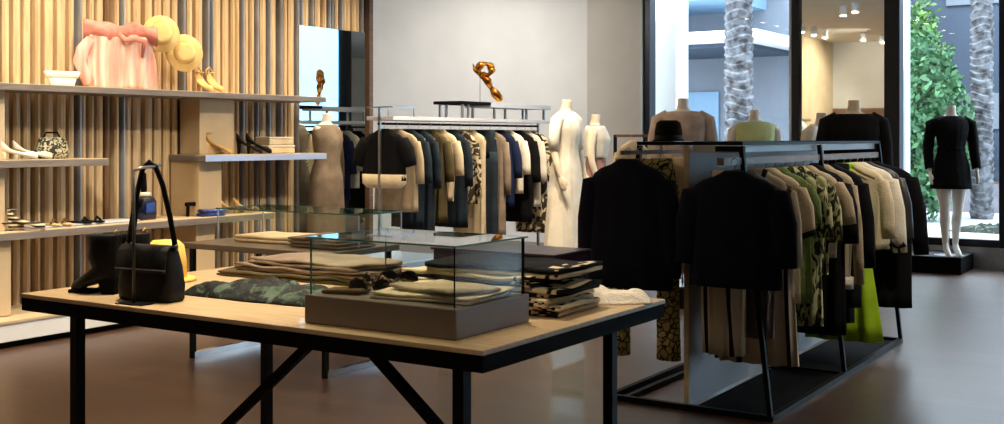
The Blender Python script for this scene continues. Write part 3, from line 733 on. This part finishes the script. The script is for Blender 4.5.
hang(RX, 7.48, RZ, W1, 'bow_blouse', 'ivory blouse with black bow at the cuff near the far end of the rack', 'blouse', garment_bm(.23, .2, .56, .58, .04, .05, seed=15), M['ivory'], .05, G1,
     extra=('body', [('cuff_bow', tube(tube(B(), [(.22, -.05, -.52), (.27, -.06, -.545), (.31, -.05, -.52)], [.018, .008, .018], 10), [(.27, -.055, -.54), (.28, -.055, -.58)], .01, 8), M['blk'])]))
hang(RX, 7.62, RZ, W1, 'leather_jacket', 'dark grey leather jacket second from the far end of the right rail', 'jacket', garment_bm(.245, .22, .58, .50, .04, .05, seed=16), M['leather'], -.03, G1)
hang(RX, 7.80, RZ, W1, 'black_coat', 'long black coat at the far end of the right rail', 'coat', garment_bm(.28, .27, .98, .62, .05, .055, seed=17), M['blk'], .04, G1)
LX, LZ = -2.62, 1.335
hang(LX, 5.22, LZ, W2, 'navy_coat', 'wide navy short coat hanging at the front left of the near rack', 'coat', garment_bm(.215, .25, .66, .60, .02, .066, .058, .004, 21), M['navy'], .0, G2)
hang(LX, 5.36, LZ, W2, 'print_trousers', 'animal print trousers whose legs show below the wide navy coat', 'trousers', trousers_bm(.20, 1.04, gap=.10, hem=.12), M['leopard'], .0, G2, dx=.02)
hang(LX, 5.62, LZ, W2, 'beige_dress', 'beige dress hanging directly behind the animal print trousers', 'dress', garment_bm(.18, .17, .62, .3, .02, .045, seed=22), M['beigec'], 0, G2)
hang(LX, 5.9, LZ, W2, 'cream_shirt', 'cream top behind the beige dress on the left rail', 'top', garment_bm(.18, .17, .6, .3, .02, .045, seed=23), M['cream'], 0, G2)
hang(LX, 6.25, LZ, W2, 'brown_shirt', 'brown shirt halfway along the left rail', 'shirt', garment_bm(.18, .17, .6, .3, .02, .045, seed=24), M['brown'], 0, G2)

# ---- middle rack
def mid_rack():
    r = thing('clothes_rack', 'tall slim steel clothes rack with raised top tray in front of the white wall', 'clothes rack', (-6.27, 9.0, 0))
    oy = 9.0
    Y0, Y1 = 7.68, 10.35
    for Y in (Y0, Y1):
        link('post', bar(B(), (0, Y-oy, 0), (0, Y-oy, 1.67 if Y == Y0 else 1.56), .022), M['steel'], r)
    bm = B()
    for x in (-.24, .24): bar(bm, (x, Y0-oy, .015), (x, Y1-oy, .015), .025)
    for Y in (Y0, Y1): bar(bm, (-.24, Y-oy, .015), (.24, Y-oy, .015), .025)
    link('base_frame', bm, M['steel'], r)
    link('rail', bar(B(), (0, Y0-oy-.02, 1.525), (0, Y1-oy, 1.525), .02), M['blackedge'], r)
    link('top_shelf', box(B(), -.15, .15, Y0-oy, Y1-oy, 1.555, 1.59, .003), M['panel'], r)
    bm = B(); bar(bm, (-.144, Y0-oy, 1.67), (-.144, Y0-oy+.3, 1.67), .012); bar(bm, (.144, Y0-oy, 1.67), (.144, Y0-oy+.3, 1.67), .012); bar(bm, (-.144, Y0-oy, 1.67), (.144, Y0-oy, 1.67), .012)
    for x in (-.144, .144): bar(bm, (x, Y0-oy+.3, 1.59), (x, Y0-oy+.3, 1.67), .01)
    link('guard_rail', bm, M['steel'], r)
    link('top_tray', box(B(), -.16, .16, 9.2-oy, Y1-oy, 1.70, 1.745, .003), M['panel'], r)
    link('tray_lip', box(B(), -.16, .16, 8.68-oy, 9.2-oy, 1.72, 1.75, .003), M['blackedge'], r)
    for Y in (8.75, 8.85, 9.3, 9.9, 10.25):
        for x in (-.13, .13): link('tray_leg', bar(B(), (x, Y-oy, 1.59), (x, Y-oy, 1.72), .02), M['steel'], r)
mid_rack()
W3 = 'middle rack'; G3 = 'garments on the middle rack'
MX, MZ = -6.27, 1.525
items = [
 (7.80, 'black_cape', 'wide black top with cream hem at the near end of the middle rack', 'top', garment_bm(.235, .24, .42, .30, .06, .075, seed=31), M['blk'], [('hem_band', loft(B(), [ell(.245, .068, -.40, 40, .8), ell(.24, .066, -.48, 40, .8), ell(.19, .055, -.52, 40, .8)]), M['cream'])]),
 (7.97, 'beige_skirt_suit', 'beige dress hanging behind the wide black top', 'dress', garment_bm(.25, .25, .68, .45, .03, .05, seed=32), M['beigec'], None),
 (8.14, 'slate_dress', 'long slate grey dress beside the beige dress on the middle rack', 'dress', garment_bm(.20, .17, .82, .45, .03, .045, seed=33), M['slate'], None),
 (8.30, 'slate_coat', 'dark slate coat second in the middle rack cluster of dark garments', 'coat', garment_bm(.20, .19, .95, .5, .03, .045, seed=34), M['slate'], None),
 (8.47, 'olive_jacket', 'olive brown jacket with looped sleeves on the middle rack', 'jacket', garment_bm(.20, .19, .80, .45, .03, .05, seed=35, amp=.015), M['olive'], None),
 (8.62, 'cream_blouse', 'cream blouse to the right of the olive jacket', 'blouse', garment_bm(.21, .16, .62, .4, .03, .05, seed=36), M['cream'], None),
 (8.80, 'dark_cardigan', 'dark slate cardigan with leafy cream trim left of the long cream dress', 'cardigan', garment_bm(.20, .20, .86, .5, .03, .05, seed=37), M['slate'], None),
 (8.95, 'leaf_print_blouse', 'cream and black leaf print top next to the long cream dress', 'top', garment_bm(.20, .20, .66, .6, .02, .04, seed=38, amp=.015), M['pleat'], None),
 (9.12, 'long_cream_dress', 'long plain cream dress, the longest on the middle rack', 'dress', garment_bm(.20, .20, 1.02, 0, seed=39, amp=.012), M['cream'], None),
 (9.32, 'slate_trousers', 'slate blue trousers right of the long cream dress', 'trousers', trousers_bm(.19, 1.02, hem=.17), M['slate'], None),
 (9.48, 'beige_cardigan', 'narrow brown beige cardigan on the middle rack', 'cardigan', garment_bm(.20, .19, 1.0, .6, .02, .045, seed=40, amp=.012), M['tan'], None),
 (9.64, 'navy_jacket', 'deep navy jacket with long cuffed sleeves on the middle rack', 'jacket', garment_bm(.21, .19, .72, .45, .04, .05, seed=41), mat('deep_navy', (22, 34, 66), .85, spec=.2), None),
 (9.80, 'ivory_blouse', 'ivory blouse between the navy jacket and the black dress', 'blouse', garment_bm(.21, .19, .60, .42, .03, .05, seed=42), M['ivory'], None),
 (9.98, 'long_black_dress', 'black dress third from the far end of the middle rack', 'dress', garment_bm(.21, .18, .88, .5, .03, .05, seed=43), M['blk'], None),
 (10.14, 'ivory_cardigan', 'ivory cardigan with black neck detail at the far end of the middle rack', 'cardigan', garment_bm(.21, .20, .74, .5, .03, .05, seed=44), M['ivory'], None),
 (10.27, 'white_lace_dress', 'white lace dress, last garment on the middle rack', 'dress', garment_bm(.21, .20, 1.0, .5, .03, .05, seed=45), M['pleat'], None)]
for (y, nm, lab, cat, bm, m, ex) in items:
    bmesh.ops.scale(bm, vec=(1, 1, 1.08), verts=bm.verts[:])
    hang(MX, y-.06, MZ, W3, nm, lab, cat, bm, m, (random.random()-.5)*.15, G3, extra=(('body', ex) if ex else None))

# golden sculpture on the tray
r = thing('gold_ornament', 'gold twisted ribbon sculpture on a thin rod above the middle rack', 'ornament', (-6.27, 9.33, 1.745), .58)
link('rod', tube(B(), [(-.05, 0, .006), (-.05, 0, .30)], .004, 8), M['steel'], r, smooth=True)
link('foot_plate', box(B(), -.08, .08, -.04, .04, 0, .006), M['steel'], r)
bm = B(); tube(bm, [(.0+.065*math.cos(a), .02*math.sin(a*2), .335+.06*math.sin(a)) for a in [2*PI*k/20 for k in range(21)]], [.03+.012*math.sin(k) for k in range(21)], 12)
tube(bm, [(-.05, 0, .30), (-.10, 0, .34), (-.125, 0, .40), (-.10, .02, .34), (-.09, .02, .25), (-.03, 0, .22)], [.03, .025, .012, .02, .028, .03], 12)
link('ribbon_loop', bm, M['gold'], r, smooth=True)
bm = B(); tube(bm, [(-.02, 0, .27), (.03, 0, .22), (.06, 0, .15)], [.03, .042, .02], 12); link('ribbon_fold', bm, M['gold'], r, smooth=True)
bm = B(); tube(bm, [(.055, 0, .165), (.10, 0, .10), (.15, 0, .045), (.17, 0, .03)], [.018, .045, .04, .01], 12, (1, .6)); link('ribbon_tail', bm, M['gold'], r, smooth=True)

# ------------------------------------------------------------------ mannequins
def rings_body(z0=0, sc=1.0):
    # (z, halfwidth, halfdepth, cy)
    return [(.84, .155, .10, 0), (.90, .165, .11, .005), (.96, .165, .11, .01), (1.04, .135, .09, .0), (1.12, .115, .08, -.005), (1.22, .135, .095, -.01), (1.30, .15, .105, -.015), (1.37, .16, .09, -.005), (1.42, .165, .07, 0), (1.445, .11, .06, .005), (1.465, .055, .05, .01), (1.52, .045, .045, .0), (1.56, .045, .045, -.003)]
def mannequin(name, lab, loc, rz, m, arms='down', legs=True, group=None, stand=True, hands=True, zs=1.0):
    g = thing(name, lab, 'mannequin', loc, rz, group)
    bm = B(); loft(bm, [ell(w, d, z, 24, 1, cy=cy) for z, w, d, cy in rings_body()])
    if legs:
        for s in (-1, 1):
            f = .04 if s > 0 else -.02
            tube(bm, [(s*.085, 0, .90), (s*.085, -.005+f*.3, .74), (s*.075, -.012+f*.6, .50), (s*.07, .01+f, .33), (s*.062, .012+f, .12)], [.085, .08, .05, .048, .03], 14)
            tube(bm, [(s*.062, .02+f, .14), (s*.062, -.01+f, .075), (s*.064, -.08+f, .025), (s*.065, -.14+f, .012)], [.028, .033, .03, .012], 12, (1, 1))
    if arms:
        for s in (-1, 1):
            if arms == 'down': pts = [(s*.15, 0, 1.40), (s*.195, .0, 1.36), (s*.225, .01, 1.22), (s*.235, .005, 1.10), (s*.24, -.03, .98), (s*.24, -.06, .88)]
            else: pts = [(s*.15, 0, 1.40), (s*.19, 0, 1.36), (s*.23, .02, 1.20), (s*.22, .0, 1.10), (s*.19, -.09, 1.06), (s*.14, -.14, 1.03)]
            tube(bm, pts, [.045, .05, .042, .036, .032, .02], 12)
            if hands:
                h = Vector(pts[-1]); d = (h-Vector(pts[-2])).normalized()
                tube(bm, [h-d*.01, h+d*.04, h+d*.08], [.02, .032, .03], 10, (.5, 1))
                for q in range(4):
                    o = Vector((0, (q-1.5)*.016, 0)); ln = (.055, .07, .075, .06)[q]
                    tube(bm, [h+d*.07+o, h+d*(.07+ln*.6)+o*1.1, h+d*(.07+ln)+o*1.1+Vector((-s*.012, 0, 0))], [.009, .0085, .007], 8)
                tube(bm, [h+d*.02+Vector((0, -.025, 0)), h+d*.05+Vector((-s*.008, -.042, 0)), h+d*.085+Vector((-s*.012, -.045, 0))], [.01, .0095, .007], 8)
    b = link('body', bm, m, g, smooth=True)
    rm = b.modifiers.new('r', 'REMESH'); rm.mode = 'VOXEL'; rm.voxel_size = .0095; rm.use_smooth_shade = True
    if stand:
        link('stand_rod', tube(B(), [(.0, .06, .004), (0, .06, .86)], .008, 8), M['steel'], g, smooth=True)
        link('stand_plate', lathe(B(), [(.15, 0), (.15, .006), (.02, .012)], (0, .06, 0), 28), M['steel'], g, smooth=False)
    return g
def top_bm(grow=.015, z0=.88, z1=1.44, hem=None, amp=.004, p=1, neck=.08):
    R = []
    body = rings_body()
    def at(z):
        for a, b in zip(body, body[1:]):
            if a[0] <= z <= b[0]:
                t = (z-a[0])/(b[0]-a[0]); return tuple(a[i]+(b[i]-a[i])*t for i in range(4))
        return body[0] if z < body[0][0] else body[-1]
    n = 16
    for i in range(n+1):
        z = z0+(z1-z0)*i/n; a = at(max(z, .9)); w, d, cy = a[1]+grow, a[2]+grow, a[3]
        if hem and z < .96:
            t = (.96-z)/(.96-z0); w += hem*t; d += hem*.6*t
        R.append(ell(w, d, z, 48, p, cy=cy, amp=amp*(1.2-(z-z0)/(z1-z0)), k=8, ph=z*2))
    return loft(B(), R, True, True)
def sleeves_bm(arms='down', upto=5, r=1.25, sides=(-1, 1)):
    bm = B()
    for s in sides:
        if arms == 'down': pts = [(s*.12, 0, 1.405), (s*.195, .0, 1.37), (s*.225, .01, 1.22), (s*.235, .005, 1.10), (s*.24, -.03, .98), (s*.24, -.052, .91)]
        else: pts = [(s*.12, 0, 1.405), (s*.19, 0, 1.37), (s*.23, .02, 1.20), (s*.22, .0, 1.10), (s*.19, -.09, 1.06), (s*.155, -.125, 1.035)]
        tube(bm, pts[:upto+1], [.05*r, .056*r, .05*r, .045*r, .042*r, .038*r][:upto+1], 16)
    return bm

# window mannequin on a plinth
r = thing('mannequin_plinth', 'low black plinth under the mannequin at the window', 'plinth', (-2.71, 12.55, 0))
link('plinth_body', box(B(), -.32, .36, -.33, .33, 0, .165, .006), M['blackedge'], r); link('plinth_top', box(B(), -.325, .365, -.335, .335, .166, .174, .002), M['black'], r)
g = mannequin('mannequin', 'white headless mannequin in a black blazer dress standing at the right window', (-2.47, 12.35, .174), .55, M['skin'], 'down')
bz = link('blazer_dress', top_bm(.02, .70, 1.455, .03, .003), M['blk'], g, smooth=True)
for q in (-1, 1): link('sleeve', sleeves_bm('down', 5, 1.15, (q,)), M['blk'], bz, smooth=True)
link('belt', loft(B(), [ell(.142, .105, 1.09, 40, 1), ell(.145, .108, 1.11, 40, 1), ell(.142, .105, 1.13, 40, 1)]), M['blackedge'], bz, smooth=True)

def dressed(lab, loc, rz, m, gname, gm, z0=.9, hem=None, sl=None, arms='down', grow=.018, slr=1.2, extra=None, amp=.004, hands=True, sc=1.0):
    g = mannequin('mannequin', lab, loc, rz, m, arms, hands=hands)
    g.scale = (sc, sc, sc)
    if loc[2] > .02: link('round_base', lathe(B(), [(.17, -loc[2]/sc), (.17, -.004), (.165, 0)], (0, .04, 0), 28), M['blackedge'], g)
    c = link(gname, top_bm(grow, z0, 1.45, hem, amp), gm, g, smooth=True)
    if sl:
        for q in (-1, 1): link('sleeve', sleeves_bm(arms, sl, slr, (q,)), gm, c, smooth=True)
    if extra: link(extra[0], extra[1], extra[2], c, smooth=True)
    return g
S = M['skin']
dressed('headless mannequin in a taupe jacket behind the near rack, left of the palm trunk', (-3.84, 8.66, .17), .5, S, 'jacket', mat('rosy_taupe', (186, 168, 156), .85, bump=.4, spec=.2), .8, .02, 5, grow=.04, slr=1.3)
dressed('headless mannequin in a black sweater behind the near rack, by the dark window pillar', (-2.53, 9.0, .14), .4, M['skin2'], 'sweater', M['blk'], .85, .02, 5, grow=.05, slr=1.4)
dressed('headless mannequin in a pale green sleeveless top behind the near rack', (-3.72, 10.0, .10), .5, S, 'vest', mat('pale_green', (204, 216, 160), .8, spec=.2, alt=(196, 208, 150)), .85, .03, None, arms='down', grow=.03)
dressed('white headless mannequin in a white vest half hidden behind the one in black sweater', (-3.02, 9.75, .06), 1.3, S, 'vest', M['ivory'], .85, .02, 2, grow=.02)
dressed('cream headless mannequin in a long cream white gown at the end of the middle rack', (-5.43, 9.5, .10), 1.6, M['skin2'], 'gown', M['ivory'], .12, .10, 3, grow=.012, slr=1.0, amp=.012, sc=1.07)
dressed('headless mannequin in a dusty pink dress with white front beside the white gown', (-5.49, 10.2, .08), 1.9, M['skin2'], 'gown', mat('dusty_pink', (176, 128, 112), .8, spec=.2), .12, .06, None, grow=.014,
        extra=('white_vest', top_bm(.034, 1.12, 1.445, None, .002), M['ivory']), amp=.008)
dressed('headless mannequin in a beige coat dress standing beside the wall mirror', (-7.2, 8.03, .12), 1.5, M['skin'], 'coat_dress', M['tan'], .30, .04, None, arms=None, grow=.02, sc=.97)
# black hat on the near rack
for o in [hat('black_hat', 'black brimmed hat on the left end of the near rack', (-2.55, 5.56, 1.385), (0, 0, 0), .085, .075, .11, 'blk', 'bleather')]: pass
# hat tray
r = thing('hat_tray', 'small steel tray under the black hat on the near rack', 'tray', (-2.55, 5.56, 1.361))
link('tray_plate', box(B(), -.085, .085, -.12, .12, 0, .006), M['steel'], r)
bm = B(); 
for a, b in (((-.085, -.12), (.085, -.12)), ((.085, -.12), (.085, .12)), ((.085, .12), (-.085, .12)), ((-.085, .12), (-.085, -.12))): bar(bm, (a[0], a[1], .018), (b[0], b[1], .018), .006)
for x in (-.085, .085):
    for y in (-.12, .12): bar(bm, (x, y, 0), (x, y, .02), .006)
link('tray_rim', bm, M['steel'], r)

# third rack behind
r = thing('clothes_rack', 'small brown railed rack with beige and cream garments far behind the wide navy coat', 'clothes rack', (-4.3, 9.3, 0))
link('rail', bar(B(), (-.5, 0, 1.42), (.45, 0, 1.42), .025), M['railwood'], r)
for x in (-.5, .45): link('post', bar(B(), (x, 0, 0), (x, 0, 1.43), .025), M['black'], r)
for x in (-.5, .45): link('foot', bar(B(), (x, -.25, .0125), (x, .25, .0125), .025), M['black'], r)
for i, (x, m, lab) in enumerate(((-.32, 'beigec', 'beige blouse on the small far rack, left of two'), (.1, 'cream', 'cream blouse on the small far rack, right of two'))):
    hang(-4.3+x, 9.3, 1.42, 'small far rack', 'hanging_blouse', lab, 'blouse', garment_bm(.2, .19, .6, .4, .03, .05, seed=70+i), M[m], PI/2-.3, 'blouses on the small far rack')

# ------------------------------------------------------------------ outside
M['plaza'] = mat('pale_paving', (168, 170, 172), .8, scale=1, alt=(158, 160, 162))
tag(link('plaza_ground', box(B(), -30, 16, 13.15, 45, -.2, -.02), M['plaza']), kind='structure')
M['ogrey'] = mat('blue_grey_facade', (104, 112, 122), .7, scale=.6, alt=(94, 102, 114))
M['olight'] = mat('pale_blue_facade', (108, 140, 166), .6, scale=.5, alt=(100, 132, 158))
M['oslate'] = mat('slate_facade', (50, 64, 82), .7, scale=.5, alt=(42, 56, 72))
M['owhite'] = mat('white_concrete', (236, 238, 240), .8, scale=1, alt=(228, 230, 232))
M['ltrunk'] = mat('palm_bark', (108, 112, 118), .9, bump=.8, bscale=14, kind='noise', scale=9, alt=(40, 38, 40))
g = thing('office_building', 'blue grey building with white roof slab across the plaza beyond the left window', 'building', (-9, 23, 0))
link('wall', box(B(), -8, 2.6, 0, 3, -.02, 5.2), M['ogrey'], g)
link('glazing', box(B(), -3.2, -.35, -.06, .0, .5, 2.4), M['olight'], g)
link('roof_slab', box(B(), -6, 1.6, -3.0, 0, 3.2, 3.42, .01), M['owhite'], g)
link('fascia', box(B(), -6, .7, -2.4, 0, 4.1, 5.4), M['olight'], g)
link('soffit', box(B(), -5.8, 1.3, -2.8, 0, 3.12, 3.2), M['oslate'], g)
g = thing('office_building', 'pale cyan building added off to the right to fill the wall mirror', 'building', (10, 27, 0))
link('wall', box(B(), -6.4, 6.4, 0, 2, -.02, 6.2), mat('mirror_fill_cyan', (120, 172, 190), .7, scale=.5, alt=(112, 164, 184)), g); link('window_band', box(B(), -6.2, 6.2, -.05, 0, .9, 1.2), M['olight'], g)  # added out of direct view so the wall mirror reflects cyan, not bright sky
g = thing('office_building', 'slate blue building behind the garden beyond the right window', 'building', (-3.5, 27, 0))
link('wall', box(B(), -6.2, 7, 0, 2, -.02, 5.6), M['oslate'], g)
link('window_band', box(B(), -2.0, 6.8, -.05, 0, 1.6, 2.4), M['ogrey'], g); link('upper_band', box(B(), -2.0, 6.8, -.05, 0, 4.4, 4.7), M['ogrey'], g)
tag(link('white_pillar', box(B(), -6.55, -6.13, 13.6, 14.0, -.02, 5, .01), M['owhite']), 'white concrete pillar just outside the left window', 'pillar')
tag(link('white_pillar', box(B(), -3.60, -3.335, 14.1, 14.3, -.02, 5, .01), M['owhite']), 'slim white pillar outside beside the dark window column', 'pillar')
def trunk(lab, x, y, r0, h, seed):
    t = thing('palm_tree', lab, 'tree', (x, y, -.02), 0, None)
    rn = random.Random(seed); prof = []
    z = 0
    while z < h:
        rr = r0*(1+.05*rn.random()); prof += [(rr*.90, z), (rr*1.04, z+.10), (rr*.92, z+.125)]; z += .13
    rings = [[(r*(1+.07*noise.noise(Vector((math.cos(a)*2, math.sin(a)*2, z*5+seed))))*math.cos(a), r*math.sin(a), z+.04*math.sin(a*2+z*3)) for a in [2*PI*k/20 for k in range(20)]] for r, z in prof]
    link('trunk', loft(B(), rings), M['ltrunk'], t)
    for k in range(12):
        a = 2*PI*k/12+rn.random()*.3; bm = B(); c, s = math.cos(a), math.sin(a)
        L1 = 2.2; sp = [(c*L1*u, s*L1*u, h+.9*math.sin(u*2.2)-1.6*u*u) for u in [i/12 for i in range(13)]]
        tube(bm, sp, [.03*(1-i/14) for i in range(13)], 5)
        for i in range(1, 13):
            p = Vector(sp[i])
            for sd in (-1, 1):
                q = p + Vector((-s*sd*.42+c*.2, c*sd*.42+s*.2, -.22)); w = Vector((c, s, 0))*.035
                vs = [bm.verts.new(v) for v in (p-w, p+w, q)]; bm.faces.new(vs)
                
        link('frond', bm, M['leaf'], t)
    return t
M['leaf'] = mat('leaf_green', (62, 112, 66), .6, scale=3, alt=(36, 78, 50))
M['leaf2'] = mat('leaf_light', (88, 130, 58), .6, scale=3, alt=(56, 98, 44))
trunk('thick grey palm trunk seen through the left window', -6.47, 16.7, .215, 6.2, 1)
trunk('slender palm trunk seen through the right window in front of the planter', -3.73, 21.2, .19, 5.8, 2)
def shrub(name, lab, x, y, z, rx, ry, rz, n, seed, m='leaf', group=None, ls=.07):
    t = thing(name, lab, 'shrub', (x, y, z), 0, group); rn = random.Random(seed); bm = B()
    for _ in range(n):
        a = rn.random()*2*PI; u = rn.random()*2-1; r = .35+.75*rn.random()
        q = math.sqrt(1-u*u); p = Vector((rx*r*q*math.cos(a), ry*r*q*math.sin(a), rz + rz*r*u))
        bump = 1+.25*noise.noise(p*2.5+Vector((seed, 0, 0))); p.x *= bump; p.y *= bump
        d = Vector((rn.random()-.5, rn.random()-.5, rn.random()-.5)).normalized(); e = d.cross(Vector((rn.random()-.5, rn.random(), rn.random()-.5))).normalized()
        l = ls*(.7+.8*rn.random()); vs = [bm.verts.new(p+v) for v in (d*l, e*l*.45, -d*l, -e*l*.45)]; bm.faces.new(vs)
    link('foliage', bm, M[m], t)
    bm = B()
    for k in range(6):
        a = k*1.05; tube(bm, [(0, 0, 0), (rx*.3*math.cos(a), ry*.3*math.sin(a), rz*.7), (rx*.55*math.cos(a), ry*.55*math.sin(a), rz*1.3)], [.03, .02, .008], 6)
    link('stem', bm, M['ltrunk'], t)
    return t
shrub('leafy_tree', 'tall leafy green tree filling the left half of the right window', -4.75, 20.0, .0, 1.0, .8, 1.6, 11000, 1, 'leaf', None, .065)
shrub('leafy_shrub', 'light green shrub at the upper left of the right window, behind the tall tree', -5.7, 25.3, .0, .55, .5, 2.2, 4500, 2, 'leaf2', None, .07)
shrub('leafy_shrub', 'dense green shrub on the planter behind the black blazer dress', -5.0, 23.5, .53, .8, .42, .62, 3000, 3, 'leaf2')
shrub('leafy_shrub', 'dark green shrub on the planter at the right edge of the window', -2.9, 23.5, .53, .78, .45, .60, 3000, 4, 'leaf')
g = thing('garden_planter', 'long grey stone planter with shrubs outside the right window', 'planter', (-4.0, 23.5, -.02))
link('planter_wall', box(B(), -2.4, 3.2, -.5, .5, 0, .54, .01), mat('planter_stone', (108, 108, 116), .8, scale=4), g); link('soil', box(B(), -2.3, 3.1, -.42, .42, .541, .55), M['brown'], g)
tag(link('ground_planting', crumple(1.8, .7, .16, 17), M['camo2'], None, (-2.75, 18.3, -.02), 0, True), 'low patch of dark planting on the plaza before the planter', 'planting')

# ------------------------------------------------------------------ lights
w = bpy.data.worlds.new('sky'); scn.world = w; w.use_nodes = True
bg = w.node_tree.nodes['Background']; bg.inputs[0].default_value = (.80, .90, 1, 1); bg.inputs[1].default_value = 6.5
sd = bpy.data.lights.new('sun', 'SUN'); sd.energy = 4; sd.angle = .02; sd.color = (1, .97, .92)
so = bpy.data.objects.new('sun', sd); C.objects.link(so); so.rotation_euler = (math.radians(38), 0, math.radians(-25))

def make_spot():
    s = thing('ceiling_spotlight', 'white ceiling spotlight with warm lamp', 'ceiling light', (0, 0, 0), 0, 'ceiling spotlights')
    link('housing', lathe(B(), [(.05, -.16), (.055, -.15), (.055, -.02), (.02, 0)], n=20), M['white'], s, smooth=True)
    link('lens', lathe(B(), [(.045, -.166), (.045, -.161)], n=20), M['lamp'], s)
    return s
sp0 = make_spot()
def spot(x, y, tx, ty, tz, e, ang=75, col=(1, .86, .68), k=[0]):
    r = sp0 if k[0] == 0 else copy_thing(sp0, (0, 0, 0), 0)
    k[0] += 1; r.location = (x, y, HC)
    r['label'] = 'white ceiling spotlight with warm lamp'
    ld = bpy.data.lights.new('spot_lamp', 'SPOT'); ld.energy = e; ld.spot_size = math.radians(ang); ld.spot_blend = .7; ld.color = col; ld.shadow_soft_size = .08
    lo = bpy.data.objects.new('spot_lamp', ld); C.objects.link(lo)
    d = Vector((tx, ty, tz))-Vector((x, y, HC-.2)); lo.location = Vector((0, 0, -.2)); lo.rotation_euler = d.to_track_quat('-Z', 'Y').to_euler()
    lo.parent = r
for y in (4.2, 4.9, 5.6, 6.3, 7.0, 7.7, 8.4): spot(-6.65, y, -7.3, y, 1.2, 34, 95, (1, .80, .54)); spot(-4.4, y-.3, -7.4, y, .7, 62, 55, (1, .88, .70))  # each pair's second spot is added fill for the lower slat wall
for (x, y) in ((-3.3, 2.9), (-2.4, 3.3)): spot(x, y, x-.1, y, .85, 230 if x < -3 else 180, 60)
spot(-.6, 6.4, -2.0, 6.9, .9, 130, 60, (1, .92, .8))  # unseen spot added from the right to brighten the near rack's garments
for (x, y) in ((-8.6, 10.8), (-7.2, 10.6), (-9.6, 9.6)): spot(x, y, x-.3, 12.9, 1.6, 95, 110, (1, .95, .88))  # unseen spots added to brighten the white back wall
for (x, y) in ((-5.6, 9.0), (-5.2, 8.0)): spot(x, y, -6.0, y+.3, 1.0, 110, 80)
spot(-4.9, 8.4, -5.4, 9.8, 1.2, 260, 50)
spot(-5.0, 6.0, -5.0, 5.4, .7, 90, 70)
spot(-6.2, 3.2, -6.4, 1.0, 2.0, 120, 100, (1, .93, .80))
for (x, y) in ((-6.0, 2.5), (-5.4, 3.8)): spot(x, y, -7.4, y, 2.2, 240, 110, (1, .93, .78))
for (x, y) in ((-1.0, 8.0), (-1.0, 1.5), (-3.9, 7.0)): spot(x, y, x, y, 0, 30, 110)
